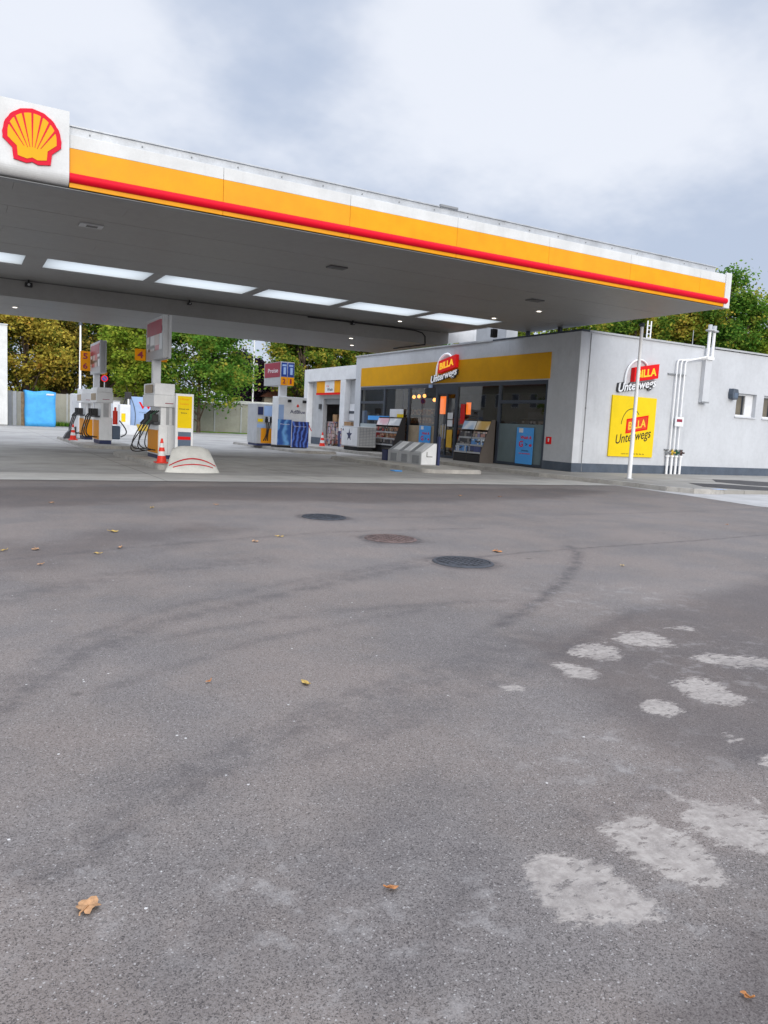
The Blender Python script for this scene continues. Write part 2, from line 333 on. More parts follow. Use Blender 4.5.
# ---------------------------------------------------------- mesh building
class M:
    def __init__(s): s.v = []; s.f = []; s.sm = []
    def add(s, vs, fs, smooth=False):
        o = len(s.v); s.v += [tuple(p) for p in vs]
        s.f += [tuple(i + o for i in f) for f in fs]; s.sm += [smooth] * len(fs); return s
    def box(s, x0, x1, y0, y1, z0, z1, b=0.0):
        if b > 0:
            bm = bmesh.new(); bmesh.ops.create_cube(bm, size=1)
            for v in bm.verts: v.co = ((x0 + x1) / 2 + v.co.x * (x1 - x0), (y0 + y1) / 2 + v.co.y * (y1 - y0), (z0 + z1) / 2 + v.co.z * (z1 - z0))
            bmesh.ops.bevel(bm, geom=bm.edges[:], offset=b, segments=2, affect='EDGES', profile=.5)
            s.bm(bm); return s
        return s.add([(x0, y0, z0), (x1, y0, z0), (x1, y1, z0), (x0, y1, z0), (x0, y0, z1), (x1, y0, z1), (x1, y1, z1), (x0, y1, z1)],
                     [(0, 3, 2, 1), (4, 5, 6, 7), (0, 1, 5, 4), (1, 2, 6, 5), (2, 3, 7, 6), (3, 0, 4, 7)])
    def bm(s, bm, smooth=False):
        bm.verts.index_update()
        s.add([v.co[:] for v in bm.verts], [[v.index for v in f.verts] for f in bm.faces], smooth); bm.free(); return s
    def cyl(s, p0, p1, r0, r1=None, n=12, caps=True, smooth=True):
        r1 = r0 if r1 is None else r1
        p0 = Vector(p0); p1 = Vector(p1); d = (p1 - p0).normalized()
        a = d.orthogonal().normalized(); b = d.cross(a)
        vs = [p0 + (a * math.cos(2 * PI * i / n) + b * math.sin(2 * PI * i / n)) * r0 for i in range(n)]
        vs += [p1 + (a * math.cos(2 * PI * i / n) + b * math.sin(2 * PI * i / n)) * r1 for i in range(n)]
        s.add(vs, [(i, (i + 1) % n, n + (i + 1) % n, n + i) for i in range(n)], smooth)
        if caps: s.add(vs, [tuple(range(n))[::-1], tuple(range(n, 2 * n))])
        return s
    def tube(s, pts, r, n=8):
        pts = [Vector(p) for p in pts]; rings = []; up = None
        for i, p in enumerate(pts):
            d = (pts[min(i + 1, len(pts) - 1)] - pts[max(i - 1, 0)]).normalized()
            a = d.orthogonal().normalized() if up is None else (up - d * up.dot(d)).normalized()
            up = a; b = d.cross(a)
            rr = r[i] if isinstance(r, (list, tuple)) else r
            rings.append([p + (a * math.cos(2 * PI * k / n) + b * math.sin(2 * PI * k / n)) * rr for k in range(n)])
        vs = [v for q in rings for v in q]; fs = []
        for i in range(len(pts) - 1):
            for k in range(n): fs.append((i * n + k, i * n + (k + 1) % n, (i + 1) * n + (k + 1) % n, (i + 1) * n + k))
        s.add(vs, fs, True)
        e = (len(pts) - 1) * n
        s.add(vs, [tuple(range(n))[::-1], tuple(range(e, e + n))]); return s
    def prism(s, poly, o, u, v, w, depth):
        """2D outline `poly` in the plane o + x*u + y*v, thickened by depth along w"""
        o, u, v, w = map(Vector, (o, u, v, w)); n = len(poly)
        a = [o + u * x + v * y for x, y in poly]; b = [p + w * depth for p in a]
        s.add(a + b, [tuple(range(n))[::-1], tuple(range(n, 2 * n))] + [(i, (i + 1) % n, n + (i + 1) % n, n + i) for i in range(n)]); return s
    def lathe(s, prof, c=(0, 0, 0), n=20):
        vs = []; fs = []
        for r, z in prof:
            for i in range(n): vs.append((c[0] + r * math.cos(2 * PI * i / n), c[1] + r * math.sin(2 * PI * i / n), c[2] + z))
        for j in range(len(prof) - 1):
            for i in range(n): fs.append((j * n + i, j * n + (i + 1) % n, (j + 1) * n + (i + 1) % n, (j + 1) * n + i))
        s.add(vs, fs, True); return s
    def text(s, body, o, u, v, w, size=1.0, depth=.01, width=None, height=None, bold=0.0, shear=0.0):
        cu = bpy.data.curves.new('lettering', 'FONT'); cu.body = body; cu.size = 1; cu.extrude = .5
        cu.offset = bold; cu.shear = shear; cu.align_x = 'CENTER'; cu.align_y = 'CENTER'; cu.resolution_u = 3
        ob = bpy.data.objects.new('lettering', cu); COL.objects.link(ob)
        bpy.context.view_layer.update()
        me = bpy.data.meshes.new_from_object(ob.evaluated_get(bpy.context.evaluated_depsgraph_get()))
        bpy.data.objects.remove(ob); bpy.data.curves.remove(cu)
        P = np.array([q.co[:] for q in me.vertices])
        mn = P.min(0); mx = P.max(0); P[:, :2] -= (mn[:2] + mx[:2]) / 2
        sx = width / (mx[0] - mn[0]) if width else size
        sy = height / (mx[1] - mn[1]) if height else (sx if width else size)
        o, u, v, w = map(Vector, (o, u, v, w))
        vs = [o + u * (x * sx) + v * (y * sy) + w * ((z + .5) * depth) for x, y, z in P]
        s.add(vs, [tuple(f.vertices) for f in me.polygons]); bpy.data.meshes.remove(me); return s
    def build(s, name, mat, parent=None, label=None):
        me = bpy.data.meshes.new(name); off = ROOT.get(parent.name, Vector()) if parent else Vector()
        me.from_pydata([tuple(Vector(p) - off) for p in s.v], [], s.f)
        me.validate()
        bm = bmesh.new(); bm.from_mesh(me); bmesh.ops.recalc_face_normals(bm, faces=bm.faces[:]); bm.to_mesh(me); bm.free()
        if any(s.sm) and len(s.sm) == len(me.polygons): me.polygons.foreach_set('use_smooth', s.sm)
        if mat: me.materials.append(M_[mat] if isinstance(mat, str) else mat)
        ob = bpy.data.objects.new(name, me); COL.objects.link(ob)
        if parent: ob.parent = parent; ROOT[ob.name] = off
        if label: ob['label'] = label
        return ob
ROOT = {}
def thing(name, label, cat, loc=(0, 0, 0), group=None):
    o = bpy.data.objects.new(name, None); COL.objects.link(o); o.location = loc; o.empty_display_size = .2
    o['label'] = label; o['category'] = cat
    if group: o['group'] = group
    ROOT[o.name] = Vector(loc); return o
def tag(o, label, cat, group=None):
    o['label'] = label; o['category'] = cat
    if group: o['group'] = group
    return o
def struct(o, kind='structure'): o['kind'] = kind; return o
def copy_thing(o, loc, label=None, rz=0):
    r = o.copy(); COL.objects.link(r); r.location = loc; r.rotation_euler = (0, 0, rz)
    if label: r['label'] = label
    for ch in o.children:
        c = ch.copy(); COL.objects.link(c); c.parent = r
        for g in ch.children:
            d = g.copy(); COL.objects.link(d); d.parent = c
    return r
UX, UY, UZ = (1, 0, 0), (0, 1, 0), (0, 0, 1)
NX, NY = (-1, 0, 0), (0, -1, 0)

# ================================================================ GROUND
def build_asphalt():
    xs = np.concatenate([[-600, -200, -60, -20, -8], np.arange(-4, 12.01, .045), np.arange(12.2, 19, .2), [22, 30, 60, 200, 600]])
    ys = np.concatenate([[-600, -200, -60, -20, -5], np.arange(-.5, 15.5, .045), [15.8, 18, 24, 40, 80, 200, 600]])
    gx, gy = np.meshgrid(xs, ys); n = gx.size
    P = np.zeros((n, 3)); P[:, 0] = gx.ravel(); P[:, 1] = gy.ravel()
    nx, ny = len(xs), len(ys)
    i = np.arange(nx - 1)[None, :] + nx * np.arange(ny - 1)[:, None]
    Q = np.stack([i, i + 1, i + nx + 1, i + nx], -1).reshape(-1, 4)
    me = bpy.data.meshes.new('asphalt')
    me.vertices.add(n); me.vertices.foreach_set('co', P.ravel())
    me.loops.add(Q.size); me.loops.foreach_set('vertex_index', Q.ravel().astype(np.int32))
    me.polygons.add(len(Q)); me.polygons.foreach_set('loop_start', (np.arange(len(Q)) * 4).astype(np.int32))
    me.update(calc_edges=True)
    X = P[:, :2]
    def seg_dist(pts, closed):
        d = np.full(n, 1e9); m = len(pts)
        for a in range(m if closed else m - 1):
            p, q = pts[a], pts[(a + 1) % m]; e = q - p
            t = np.clip(((X - p) @ e) / max(1e-9, e @ e), 0, 1)
            d = np.minimum(d, np.linalg.norm(X - p - t[:, None] * e, axis=1))
        return d
    def inside(pts):
        r = np.zeros(n, bool); m = len(pts)
        for a in range(m):
            p, q = pts[a], pts[(a + 1) % m]
            c = ((p[1] > X[:, 1]) != (q[1] > X[:, 1]))
            xx = (q[0] - p[0]) * (X[:, 1] - p[1]) / (q[1] - p[1] + 1e-12) + p[0]
            r ^= c & (X[:, 0] < xx)
        return r
    gp = lambda L: np.array([on_ground(*p)[:2] for p in L])
    blobs = [
     [(524,868),(540,855),(575,856),(610,872),(640,895),(652,908),(645,920),(610,926),(570,922),(545,905),(528,885)],
     [(598,828),(615,817),(645,818),(690,838),(715,858),(728,878),(720,887),(690,885),(655,870),(620,845)],
     [(680,812),(700,802),(740,806),(775,815),(775,858),(740,848),(700,832)],
     [(566,652),(580,643),(605,641),(622,650),(622,659),(600,661),(575,656)],
     [(610,638),(625,630),(650,631),(675,642),(678,647),(650,648),(625,644)],
     [(550,665),(560,660),(590,667),(605,675),(590,680),(570,678)],
     [(690,658),(705,653),(740,654),(775,660),(775,669),(740,669),(705,664)],
     [(670,685),(682,673),(700,675),(730,688),(755,700),(750,706),(715,706),(685,697)],
     [(632,705),(645,698),(675,702),(690,712),(670,718),(650,714)],
     [(712,735),(725,729),(745,738),(750,745),(730,745)],
     [(752,757),(765,750),(785,760),(785,772),(762,768)],
     [(495,685),(510,682),(530,688),(525,693),(505,691)],
     [(655,628),(680,624),(705,628),(690,632)],
     [(650,788),(662,788),(684,799),(676,801)],
     [(722,794),(745,793),(775,802),(775,805),(740,799)]]
    st = np.zeros(n)
    for bi, b in enumerate(blobs):
        q = gp(b); d = seg_dist(q, True); ins = inside(q)
        sd = np.where(ins, d, -d); wd = min(.16, .8 * d[ins].max() if ins.any() else .05)
        st = np.maximum(st, np.clip((.56 if bi < 3 else .44 if bi < 9 else .36) + sd / wd * .5, 0, 1.1 if bi < 3 else .78 if bi < 9 else .62))
    tr = np.zeros(n)
    for pts, w, a in [([(40, 880), (140, 825), (250, 752), (330, 712), (395, 690)], .055, .75), ([(20, 868), (125, 812), (238, 742), (322, 704), (400, 678), (520, 640)], .05, .6), ([(150, 800), (250, 748), (330, 708)], .16, .45), ([(0, 712), (80, 655), (150, 625), (300, 590), (420, 565)], .09, .7), ([(0, 690), (80, 640), (150, 612), (300, 580), (440, 556)], .07, .5),
                      ([(470, 558), (530, 552), (600, 547), (690, 541), (775, 534)], .035, 1.1), ([(560, 515), (640, 513), (775, 508)], .05, .6), ([(380, 518), (460, 516)], .05, .6),
                      ([(500, 625), (540, 600), (565, 580), (577, 562), (578, 552), (568, 546)], .07, 1.0),
                      ([(470, 640), (520, 612), (552, 588)], .06, .5), ([(330, 720), (430, 690), (520, 640)], .25, .5),
                      ([(0, 600), (120, 575), (260, 560)], .2, .55), ([(150, 1000), (330, 890), (420, 800)], .25, .35), ([(0, 560), (160, 545), (330, 532), (480, 528)], .07, .6), ([(40, 660), (150, 640), (320, 612), (500, 600)], .06, .55), ([(100, 690), (260, 640), (420, 610)], .05, .5),
                      ([(300, 760), (420, 720), (560, 650), (640, 610)], .06, .55), ([(380, 1010), (440, 930), (480, 850)], .08, .4), ([(580, 820), (690, 770), (790, 745)], .07, .5), ([(300, 585), (420, 560), (440, 556)], .05, .6)]:
        d = seg_dist(gp(pts), False); tr = np.maximum(tr, a * np.exp(-(d / w) ** 2))
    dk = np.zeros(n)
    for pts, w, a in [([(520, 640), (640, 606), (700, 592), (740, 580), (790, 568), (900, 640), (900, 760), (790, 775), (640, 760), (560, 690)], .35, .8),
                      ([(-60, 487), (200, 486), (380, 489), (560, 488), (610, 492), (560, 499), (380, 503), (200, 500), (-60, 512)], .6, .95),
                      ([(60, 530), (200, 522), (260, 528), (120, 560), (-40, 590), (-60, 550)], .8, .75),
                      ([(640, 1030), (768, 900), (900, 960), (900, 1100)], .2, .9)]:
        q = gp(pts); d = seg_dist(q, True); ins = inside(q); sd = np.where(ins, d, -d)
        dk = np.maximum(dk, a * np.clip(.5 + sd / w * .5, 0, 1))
    sc = np.zeros(n)
    for (px, py), r in [((280, 900), .35), ((400, 960), .35), ((330, 990), .3), ((620, 760), .5), ((700, 930), .3), ((60, 880), .35), ((720, 660), .8), ((470, 910), .25), ((560, 600), .6), ((640, 595), .5)]:
        c = on_ground(px, py)[:2]; sc = np.maximum(sc, np.exp(-(np.linalg.norm(X - c, axis=1) / r) ** 2))
    for c in [on_ground(324, 517.3)[:2], on_ground(390.5, 539)[:2], on_ground(463, 562.5)[:2]]:
        d = np.linalg.norm(X - c, axis=1); tr = np.maximum(tr, 1.1 * np.exp(-((d - .345) / .045) ** 2)); dk = np.maximum(dk, .62 * np.clip(1.3 - np.abs(X - c).max(1) / .42, 0, 1) ** .5)
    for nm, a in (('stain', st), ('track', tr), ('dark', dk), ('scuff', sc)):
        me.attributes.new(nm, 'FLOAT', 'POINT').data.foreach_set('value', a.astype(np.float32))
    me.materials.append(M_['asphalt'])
    ob = bpy.data.objects.new('asphalt', me); COL.objects.link(ob); struct(ob)
build_asphalt()

def sheet(name, poly, z, mat, z0=None, bevel=0):
    bm = bmesh.new(); vs = [bm.verts.new((x, y, z)) for x, y in poly]; f = bm.faces.new(vs)
    if f.normal.z < 0: f.normal_flip()
    bm.normal_update()
    if z0 is not None:
        r = bmesh.ops.extrude_face_region(bm, geom=[f])
        bmesh.ops.translate(bm, verts=[g for g in r['geom'] if isinstance(g, bmesh.types.BMVert)], vec=(0, 0, z0 - z))
        if bevel:
            bm.normal_update()
            top = [e for e in bm.edges if all(abs(v.co.z - max(z, z0)) < 1e-5 for v in e.verts)]
            bmesh.ops.bevel(bm, geom=top, offset=bevel, segments=2, affect='EDGES')
    m = M(); m.bm(bm); return struct(m.build(name, mat))

sheet('concrete_apron', [(-40, 16.9), (15.62, 16.9), (15.62, 36), (60, 36), (60, 63.2), (-40, 63.2)], .006, 'apron')
sheet('concrete_edge', [(-40, 15.2), (15.75, 15.2), (15.62, 16.9), (-40, 16.9)], .008, 'edge')
sheet('concrete_path', [(15.752, 15.2), (15.58, 13.7), (15.45, 12.6), (14.95, 10.4), (15.6, 8.6), (17.5, 7.2), (60, 7.2), (60, 19.2), (17, 19.2), (15.75, 16)], .004, 'path')
WALK = [(15.48, 36.2), (15.48, 18.1), (15.86, 15.9), (15.98, 14.6), (15.98, 13.7), (16.25, 13.1), (16.8, 12.88), (17.2, 12.95), (20.1, 12.85), (40, 13.6), (40, 19.3), (17.9, 19.3), (17.9, 36.2)]
sheet('sidewalk', WALK, 0, 'walk', .105, .012)
def kerb_line(name, pts, w, z):
    m = M()
    for a, b in zip(pts[:-1], pts[1:]):
        a = Vector((*a, 0)); b = Vector((*b, 0)); L = (b - a).length; d = (b - a) / L; nrm = Vector((d.y, -d.x, 0))
        k = max(1, round(L / 1.0))
        for i in range(k):
            p = a + d * (L * i / k + .006); q = a + d * (L * (i + 1) / k - .006)
            m.prism([(p.x, p.y), (q.x, q.y), ((q + nrm * w).x, (q + nrm * w).y), ((p + nrm * w).x, (p + nrm * w).y)], (0, 0, 0), UX, UY, UZ, z)
    return struct(m.build(name, 'kerb'))
kerb_line('kerb', [(15.47, 36), (15.47, 18.1), (15.85, 15.9), (15.965, 14.6), (15.965, 13.7), (16.24, 13.08), (16.8, 12.86), (17.2, 12.93)], -.14, .125)
# dark flat strips on the paving by the kerb end
for i, pts in enumerate([[(712, 479.2), (740, 480.2), (800, 484.2), (800, 488.2), (748, 485.0), (716, 481.8)],
                         [(688, 482.8), (720, 484.0), (800, 489.4), (800, 491.6), (745, 489.6), (704, 486.6)]]):
    q = [tuple(on_ground(px, py, .112)[:2]) for px, py in pts]
    sheet('dark_paving_strip', q, .109 + .002 * i, 'stripdark')
struct(M().box(16.9, 17.25, 12.88, 13.1, .126, .130).build('kerb_paint', 'palebluesheet'))
struct(M().box(-40, 60, 63.3, 66.3, 0, .05).build('lawn', LF['green']))
def grass_strip():
    rs = np.random.RandomState(5); m = M()
    for _ in range(2600):
        x = rs.uniform(5, 12.5); y = rs.uniform(62.9, 64.6); h = rs.uniform(.12, .38); a = rs.uniform(0, PI); w = .03
        dx, dy = math.cos(a) * w, math.sin(a) * w; t = rs.uniform(-.1, .1)
        m.add([(x - dx, y - dy, .05), (x + dx, y + dy, .05), (x + t, y + t, .05 + h)], [(0, 1, 2)])
    o = m.build('grass', LF['green']); o['kind'] = 'stuff'
grass_strip()

# pump islands
def island(poly, z=.12):
    return sheet('pump_island', poly, 0, 'kerb', z, .03)
def capsule(x0, x1, y0, y1, r=.5):
    out = []
    for (cx, cy, a0) in ((x1 - r, y0 + r, -90), (x1 - r, y1 - r, 0), (x0 + r, y1 - r, 90), (x0 + r, y0 + r, 180)):
        for k in range(7): a = math.radians(a0 + 15 * k); out.append((cx + r * math.cos(a), cy + r * math.sin(a)))
    return out
island(capsule(4.12, 5.5, 18.2, 24.6, .3))
island(capsule(3.85, 5.7, 28.2, 37.4, .6))
island(capsule(12.2, 14.1, 29.2, 38.2, .5))
island(capsule(11.85, 13.95, 18.75, 25.6, .35))

# ================================================================ CANOPY
YF = 14.2; XL, XR = -1.35, 18.30; ZS = 4.95
can = thing('canopy', 'large flat filling station canopy with yellow and red fascia over the forecourt', 'canopy', (8.5, 25, 0))
SK0, SK1 = 21.05, 22.55
pan = [(1.98 + 2.86 * k, 1.98 + 2.86 * k + 2.58) for k in range(0, 5)] + [(-.92, 1.50)]
pan.sort()
def soffit_sheet(x0, x1, y0, y1, z, t=.06):
    """lapped ceiling boards running along the canopy"""
    m = M(); w = .6; k = max(1, round((y1 - y0) / w)); s = (y1 - y0) / k
    for i in range(k):
        a = x0
        while a < x1 - .01:
            b = min(x1, a + (6.1 if a > x0 else 2.2 + 1.9 * (i % 3)))
            m.box(a + .002, b - .002, y0 + s * i + .003, y0 + s * (i + 1) - .003, z + .001 * ((i * 7) % 3), z + t); a = b
    m.box(x0, x1, y0, y1, z + t + .001, z + t + .02)
    return m.build('soffit', 'soffit', can)
soffit_sheet(XL, XR, YF + .12, SK0, ZS)
ZB, XB, YB = 4.45, 16.05, 30.0
soffit_sheet(XL, XR - 1.9, SK1, 25.04, ZS)
soffit_sheet(XL, XB, 25.10, YB, ZB)
M().box(XL, XB, 25.05, 25.09, ZB - .004, 5.44).build('beam_face', 'soffit', can)
M().box(XL, XB, 25.02, 25.048, ZS - .03, ZS - .004).build('step_trim', 'soffitdark', can)
M().prism([(XB + .031, 4.45), (16.45, 4.55), (16.45, 5.44), (XB + .031, 5.44)], (0, 25.05, 0), UX, UZ, UY, .04).build('beam_face', 'soffit', can)
M().prism([(16.452, 4.55), (17.74, 4.775), (17.74, 5.44), (16.452, 5.44)], (0, 25.05, 0), UX, UZ, UY, .04).build('lit_beam_face', 'white', can)  # beam face carried on; the daylight on it is put into the white colour
M().box(XB, XB + .03, 25.05, YB, ZB - .004, 5.6).build('beam_end', 'soffit', can)
m = M(); prev = XL
for a, b in pan + [(XR - .05, 0)]: M().box(prev, a, SK0 + .002, SK1 - .002, ZS, ZS + .06).build('skylight_bar', 'soffit', can); prev = b
for a, b in pan:
    M().box(a, b, SK0, SK1, ZS + .02, ZS + .03).build('skylight', 'skylight', can)
# roof deck with openings over the skylights, light shafts
m = M()
m.box(XL, XR - .4, YF + .3, SK0 - .01, 5.45, 5.60); m.box(XL, XB, SK1 + .06, YB - .01, 5.45, 5.60); m.box(XB + .04, XR - 1.9, SK1 + .06, 25.0, 5.45, 5.60); prev = XL
for a, b in pan: m.box(prev, a, SK0, SK1, 5.0 + .06, 5.58); prev = b
m.box(prev, XR - .8, SK0, SK1, 5.06, 5.58)
m.box(XL, XR - .75, SK0 - .05, SK0 - .012, 5.05, 5.6); m.box(XL, XR - 1.9, SK1 + .012, SK1 + .05, 5.05, 5.6)
m.build('roof_deck', 'lightgrey', can)
# fascia: front
joint = [XL, .40, 1.66, 4.27, 6.84, 9.40, 11.95, 14.56, 17.1, 18.10]
for a, b in zip(joint[:-1], joint[1:]):
    if abs(a - .40) < .01: continue
    M().box(a + .003, b - .003, YF, YF + .03, 4.965, 5.585, .004).build('yellow_fascia', 'yellow', can)
    M().box(a + .003, b - .003, YF + .004, YF + .034, 5.589, 5.80, .004).build('white_fascia', 'fasciawhite', can)
for a, b in ((XL, .40), (1.66, XR - .12)):
    mm = M(); n = 12
    prof = [(YF - .001 - .075 * math.sin(PI * i / n), 5.115 - .078 * math.cos(PI * i / n)) for i in range(n + 1)]
    mm.add([(a, y, z) for y, z in prof] + [(b, y, z) for y, z in prof], [(i, i + 1, n + 2 + i, n + 1 + i) for i in range(n)] + [tuple(range(n + 1)), tuple(range(2 * n + 1, n, -1))], False)
    mm.build('red_tube', 'red', can)
M().box(XL, XR - .45, YF + .16, YF + .24, 5.55, 5.975).box(XL, XR - .45, YF + .13, YF + .27, 5.975, 5.995).box(XL, XR - .1, YF + .03, YF + .16, 5.80, 5.815).build('roof_upstand', 'flash', can)
M().box(XL, XR, YF + .03, YF + .2, ZS - .012, ZS - .002).build('drip_edge', 'midgrey', can)
# right end of the canopy
endp = [(YF + .03, 4.94), (YF + .03, 5.84), (35.3, 5.84), (35.3, 4.94)]
M().box(18.105, XR + .03, YF - .012, YF + .05, 4.935, 5.86, .012).build('end_cap', 'fasciawhite', can)
M().box(XR, XR + .03, YF + .052, SK1, 4.96, 5.84).box(XR - 1.88, XR - 1.85, SK1, 25.05, 4.93, 5.7).box(XR - 1.84, XR - .01, SK1 - .03, SK1, 4.96, 5.8).build('end_fascia', 'fasciawhite', can)
M().box(XL - .03, XL, YF, YB, ZB, 5.84).box(XL, XB, YB + .001, YB + .03, ZB - .004, 5.7).build('rear_fascia', 'fasciawhite', can)
# roof sticker / bolts on the flashing
for x in np.arange(2.0, 17.5, .86): M().cyl((x, YF + .16, 5.9), (x, YF + .145, 5.9), .014, n=6).build('bolt', 'midgrey', can)
M().box(9.0, 9.45, YF + .10, YF + .16, 5.985, 6.03).build('flashing_patch', 'midgrey', can)
# columns (left of the picture) and roof brackets on the shop
for y in (18.6, 28.6):
    M().box(-.75, -.40, y - .2, y + .2, .0, ZS if y < 25 else ZB, .02).build('column', 'lightgrey', can)
for y in (20.6, 22.3):
    M().box(18.0, 18.12, y - .06, y + .06, 4.68, ZS).build('roof_bracket', 'frame', can)
# ceiling fittings
for px, py, zz in ((351, 338, ZB), (352, 345, ZB), (494, 318, ZS), (539, 311, ZS), (400, 321, ZS), (15, 307, ZB)):
    p = on_ground(px, py, zz); f = M().cyl((p[0], p[1], zz + .01), (p[0], p[1], zz - .012), .13, n=18).build('downlight', 'lightgrey', can)
    M().cyl((p[0], p[1], zz - .012), (p[0], p[1], zz - .018), .065, n=18).build('lamp', 'lightpanel', f)
for px, py in ((91, 225), (337, 267), (535, 300)):
    p = on_ground(px, py, ZS)
    f = M().box(p[0] - .22, p[0] + .22, p[1] - .15, p[1] + .15, ZS - .03, ZS, .008).build('ceiling_hatch', 'lightgrey' if px < 100 else 'soffitdark', can)
    M().box(p[0] - .09, p[0] + .12, p[1] - .08, p[1] + .07, ZS - .036, ZS - .03).build('grille', 'soffitdark', f)
for px, py in ((28, 281), (184, 302.5), (341, 323)):
    p = on_ground(px, py, ZS); k_ = 1.0 if px < 100 else .6
    f = M().cyl((p[0], 24.9, ZS), (p[0], 24.9, ZS - .08), .025).box(p[0] - .10 * k_, p[0] + .10 * k_, 24.82, 24.98, ZS - .08 - .12 * k_, ZS - .08, .015).build('security_camera', 'black', can)
    M().cyl((p[0], 24.82, ZS - .08 - .06 * k_), (p[0], 24.80, ZS - .08 - .06 * k_), .035 * k_).build('lens', 'lightgrey', f)
M().tube([(10.6, 25.01, ZS - .05), (14.0, 25.01, ZS - .05), (14.9, 25.01, ZS - .06), (15.25, 25.01, ZS - .12), (15.38, 25.01, ZS - .24), (15.40, 25.01, ZB + .02), (15.42, 25.05, ZB - .03), (15.45, 27.5, ZB - .03)], .022).build('cable', 'black', can)
M().box(16.75, 16.95, 22.62, 22.80, ZS - .30, ZS - .002, .02).build('loudspeaker', 'black', can)

# sign tile with the emblem
tile = M()
n = 8
prof = [(YF - .10, 6.12), (YF - .10, 5.15)] + [(YF - .10 + .14 * (1 - math.cos(PI / 2 * i / n)), 5.15 - .17 * math.sin(PI / 2 * i / n)) for i in range(1, n + 1)] + [(YF + .15, 4.98), (YF + .15, 6.12)]
k = len(prof)
tile.add([(.41, y, z) for y, z in prof] + [(1.65, y, z) for y, z in prof], [tuple(range(k)), tuple(range(2 * k - 1, k - 1, -1))] + [(i, (i + 1) % k, k + (i + 1) % k, k + i) for i in range(k)])
tl = thing('sign_tile', 'square white tile with the red and yellow scallop shell on the canopy edge', 'sign', (1.03, YF, 4.98))
tile.build('tile', 'fasciawhite', tl)
def shell(o, u, v, w, W, root):
    cx, cy = 0, .44
    out = [(-.315, 0), (-.34, .20), (-.50, .345)]
    for a in range(186, -7, -8):
        t = math.radians(a); rip = 1 + .012 * math.cos(t * 16)
        out.append((.5 * math.cos(t) * rip, cy + .50 * math.sin(t) * rip))
    out += [(.50, .345), (.34, .20), (.315, 0), (.10, -.035), (0, .0), (-.10, -.035)]
    M().prism([(x * W, y * W) for x, y in out], o, u, v, w, .03).build('emblem_rim', 'shellred', root)
    inn = [(-.245, .07), (-.26, .235), (-.415, .37)]
    for a in range(180, -1, -6):
        t = math.radians(a); inn.append((.415 * math.cos(t), .46 + .40 * math.sin(t) * (1 + .0)))
    inn += [(.415, .37), (.26, .235), (.245, .07), (.09, .04), (0, .075), (-.09, .04)]
    o2 = Vector(o) + Vector(w) * .0305
    M().prism([(x * W, y * W) for x, y in inn], o2, u, v, w, .008).build('emblem_face', 'shellyellow', root)
    o3 = Vector(o) + Vector(w) * .039
    rb = M()
    for a in (22, 45, 67, 90, 113, 135, 158):
        t = math.radians(a); d = np.array([math.cos(t), math.sin(t)]); nn = np.array([-d[1], d[0]])
        c0 = np.array([0, .06])
        ex = np.array([.42 * d[0], .46 + .41 * d[1]]) if a != 90 else np.array([0, .865])
        dd = ex - c0; L = np.linalg.norm(dd); dd /= L; nn = np.array([-dd[1], dd[0]])
        s0 = c0 + dd * (.20 if 40 < a < 140 else .24)
        q = [s0 - nn * .004, ex - nn * .019, ex + nn * .019, s0 + nn * .004]
        rb.prism([tuple(x * W) for x in q], o3, u, v, w, .004)
    rb.build('emblem_rib', 'shellred', root)
shell((1.095, YF - .10, 5.215), UX, UZ, NY, .86, tl)

# ================================================================ SHOP
XS, YS, ZT = 17.8, 19.25, 4.76
YE = 35.45
shop = thing('shop_building', 'grey flat roofed station shop with yellow band and dark shop windows', 'shop', (22, 27, 0))
# walls
M().box(XS, XS + .25, YS + .05, 20.70, .40, ZT - .06).box(XS, XS + .25, 34.80, YE, .40, ZT - .06).box(XS, XS + .25, 20.70, 34.80, 3.17, ZT - .06).build('front_wall', 'stucco', shop)
wallx = [(XS + .28, 25.80), (26.97, 27.42), (28.6, 36.0)]
sw = M()
for a, b in wallx: sw.box(a, b, YS, YS + .3, .40, ZT - .06)
for a, b in ((25.80, 26.97), (27.42, 28.6)): sw.box(a, b, YS, YS + .3, .40, 2.35).box(a, b, YS, YS + .3, 3.22, ZT - .06)
sw.build('side_wall', 'stucco', shop)
M().box(XS - .012, XS + .278, YS - .012, YS + .05, .40, ZT - .06, .004).build('corner_trim', 'stuccopale', shop)
M().box(XS - .03, XS + .2, 34.80, YE, .105, .40).build('plinth', 'plinth', shop)
M().box(XS - .03, XS + .2, YS + .05, 20.70, .105, .40).box(XS - .03, 36, YS - .03, YS + .05, .105 - .1, .40).build('plinth', 'plinth', shop)
M().box(XS + .2, 36, YE - .25, YE, 0, ZT - .06).box(35.7, 36, YS + .3, YE - .25, 0, ZT - .06).build('rear_wall', 'stucco', shop)
M().box(XS + .1, 35.9, YS + .1, YE - .05, ZT - .22, ZT - .10).build('roof', 'midgrey', shop)
M().box(XS - .02, XS + .32, YS - .05, 24.0, ZT - .06, ZT).build('roof_coping', 'frame', shop)  # near stretch coloured dark to stand for the shade under the canopy
M().box(XS - .05, XS + .32, 24.0, YE + .04, ZT - .06, ZT).build('roof_coping', 'lightgrey', shop)
M().box(XS + .32, 23.72, YS - .05, YS + .34, ZT - .06, ZT).box(24.3, 36, YS - .05, YS + .34, ZT - .03, ZT + .03).build('roof_coping', 'lightgrey', shop)
M().box(XS - .025, XS - .001, 20.62, 34.82, 3.21, 4.11, .004).build('yellow_band', 'bandyellow', shop)
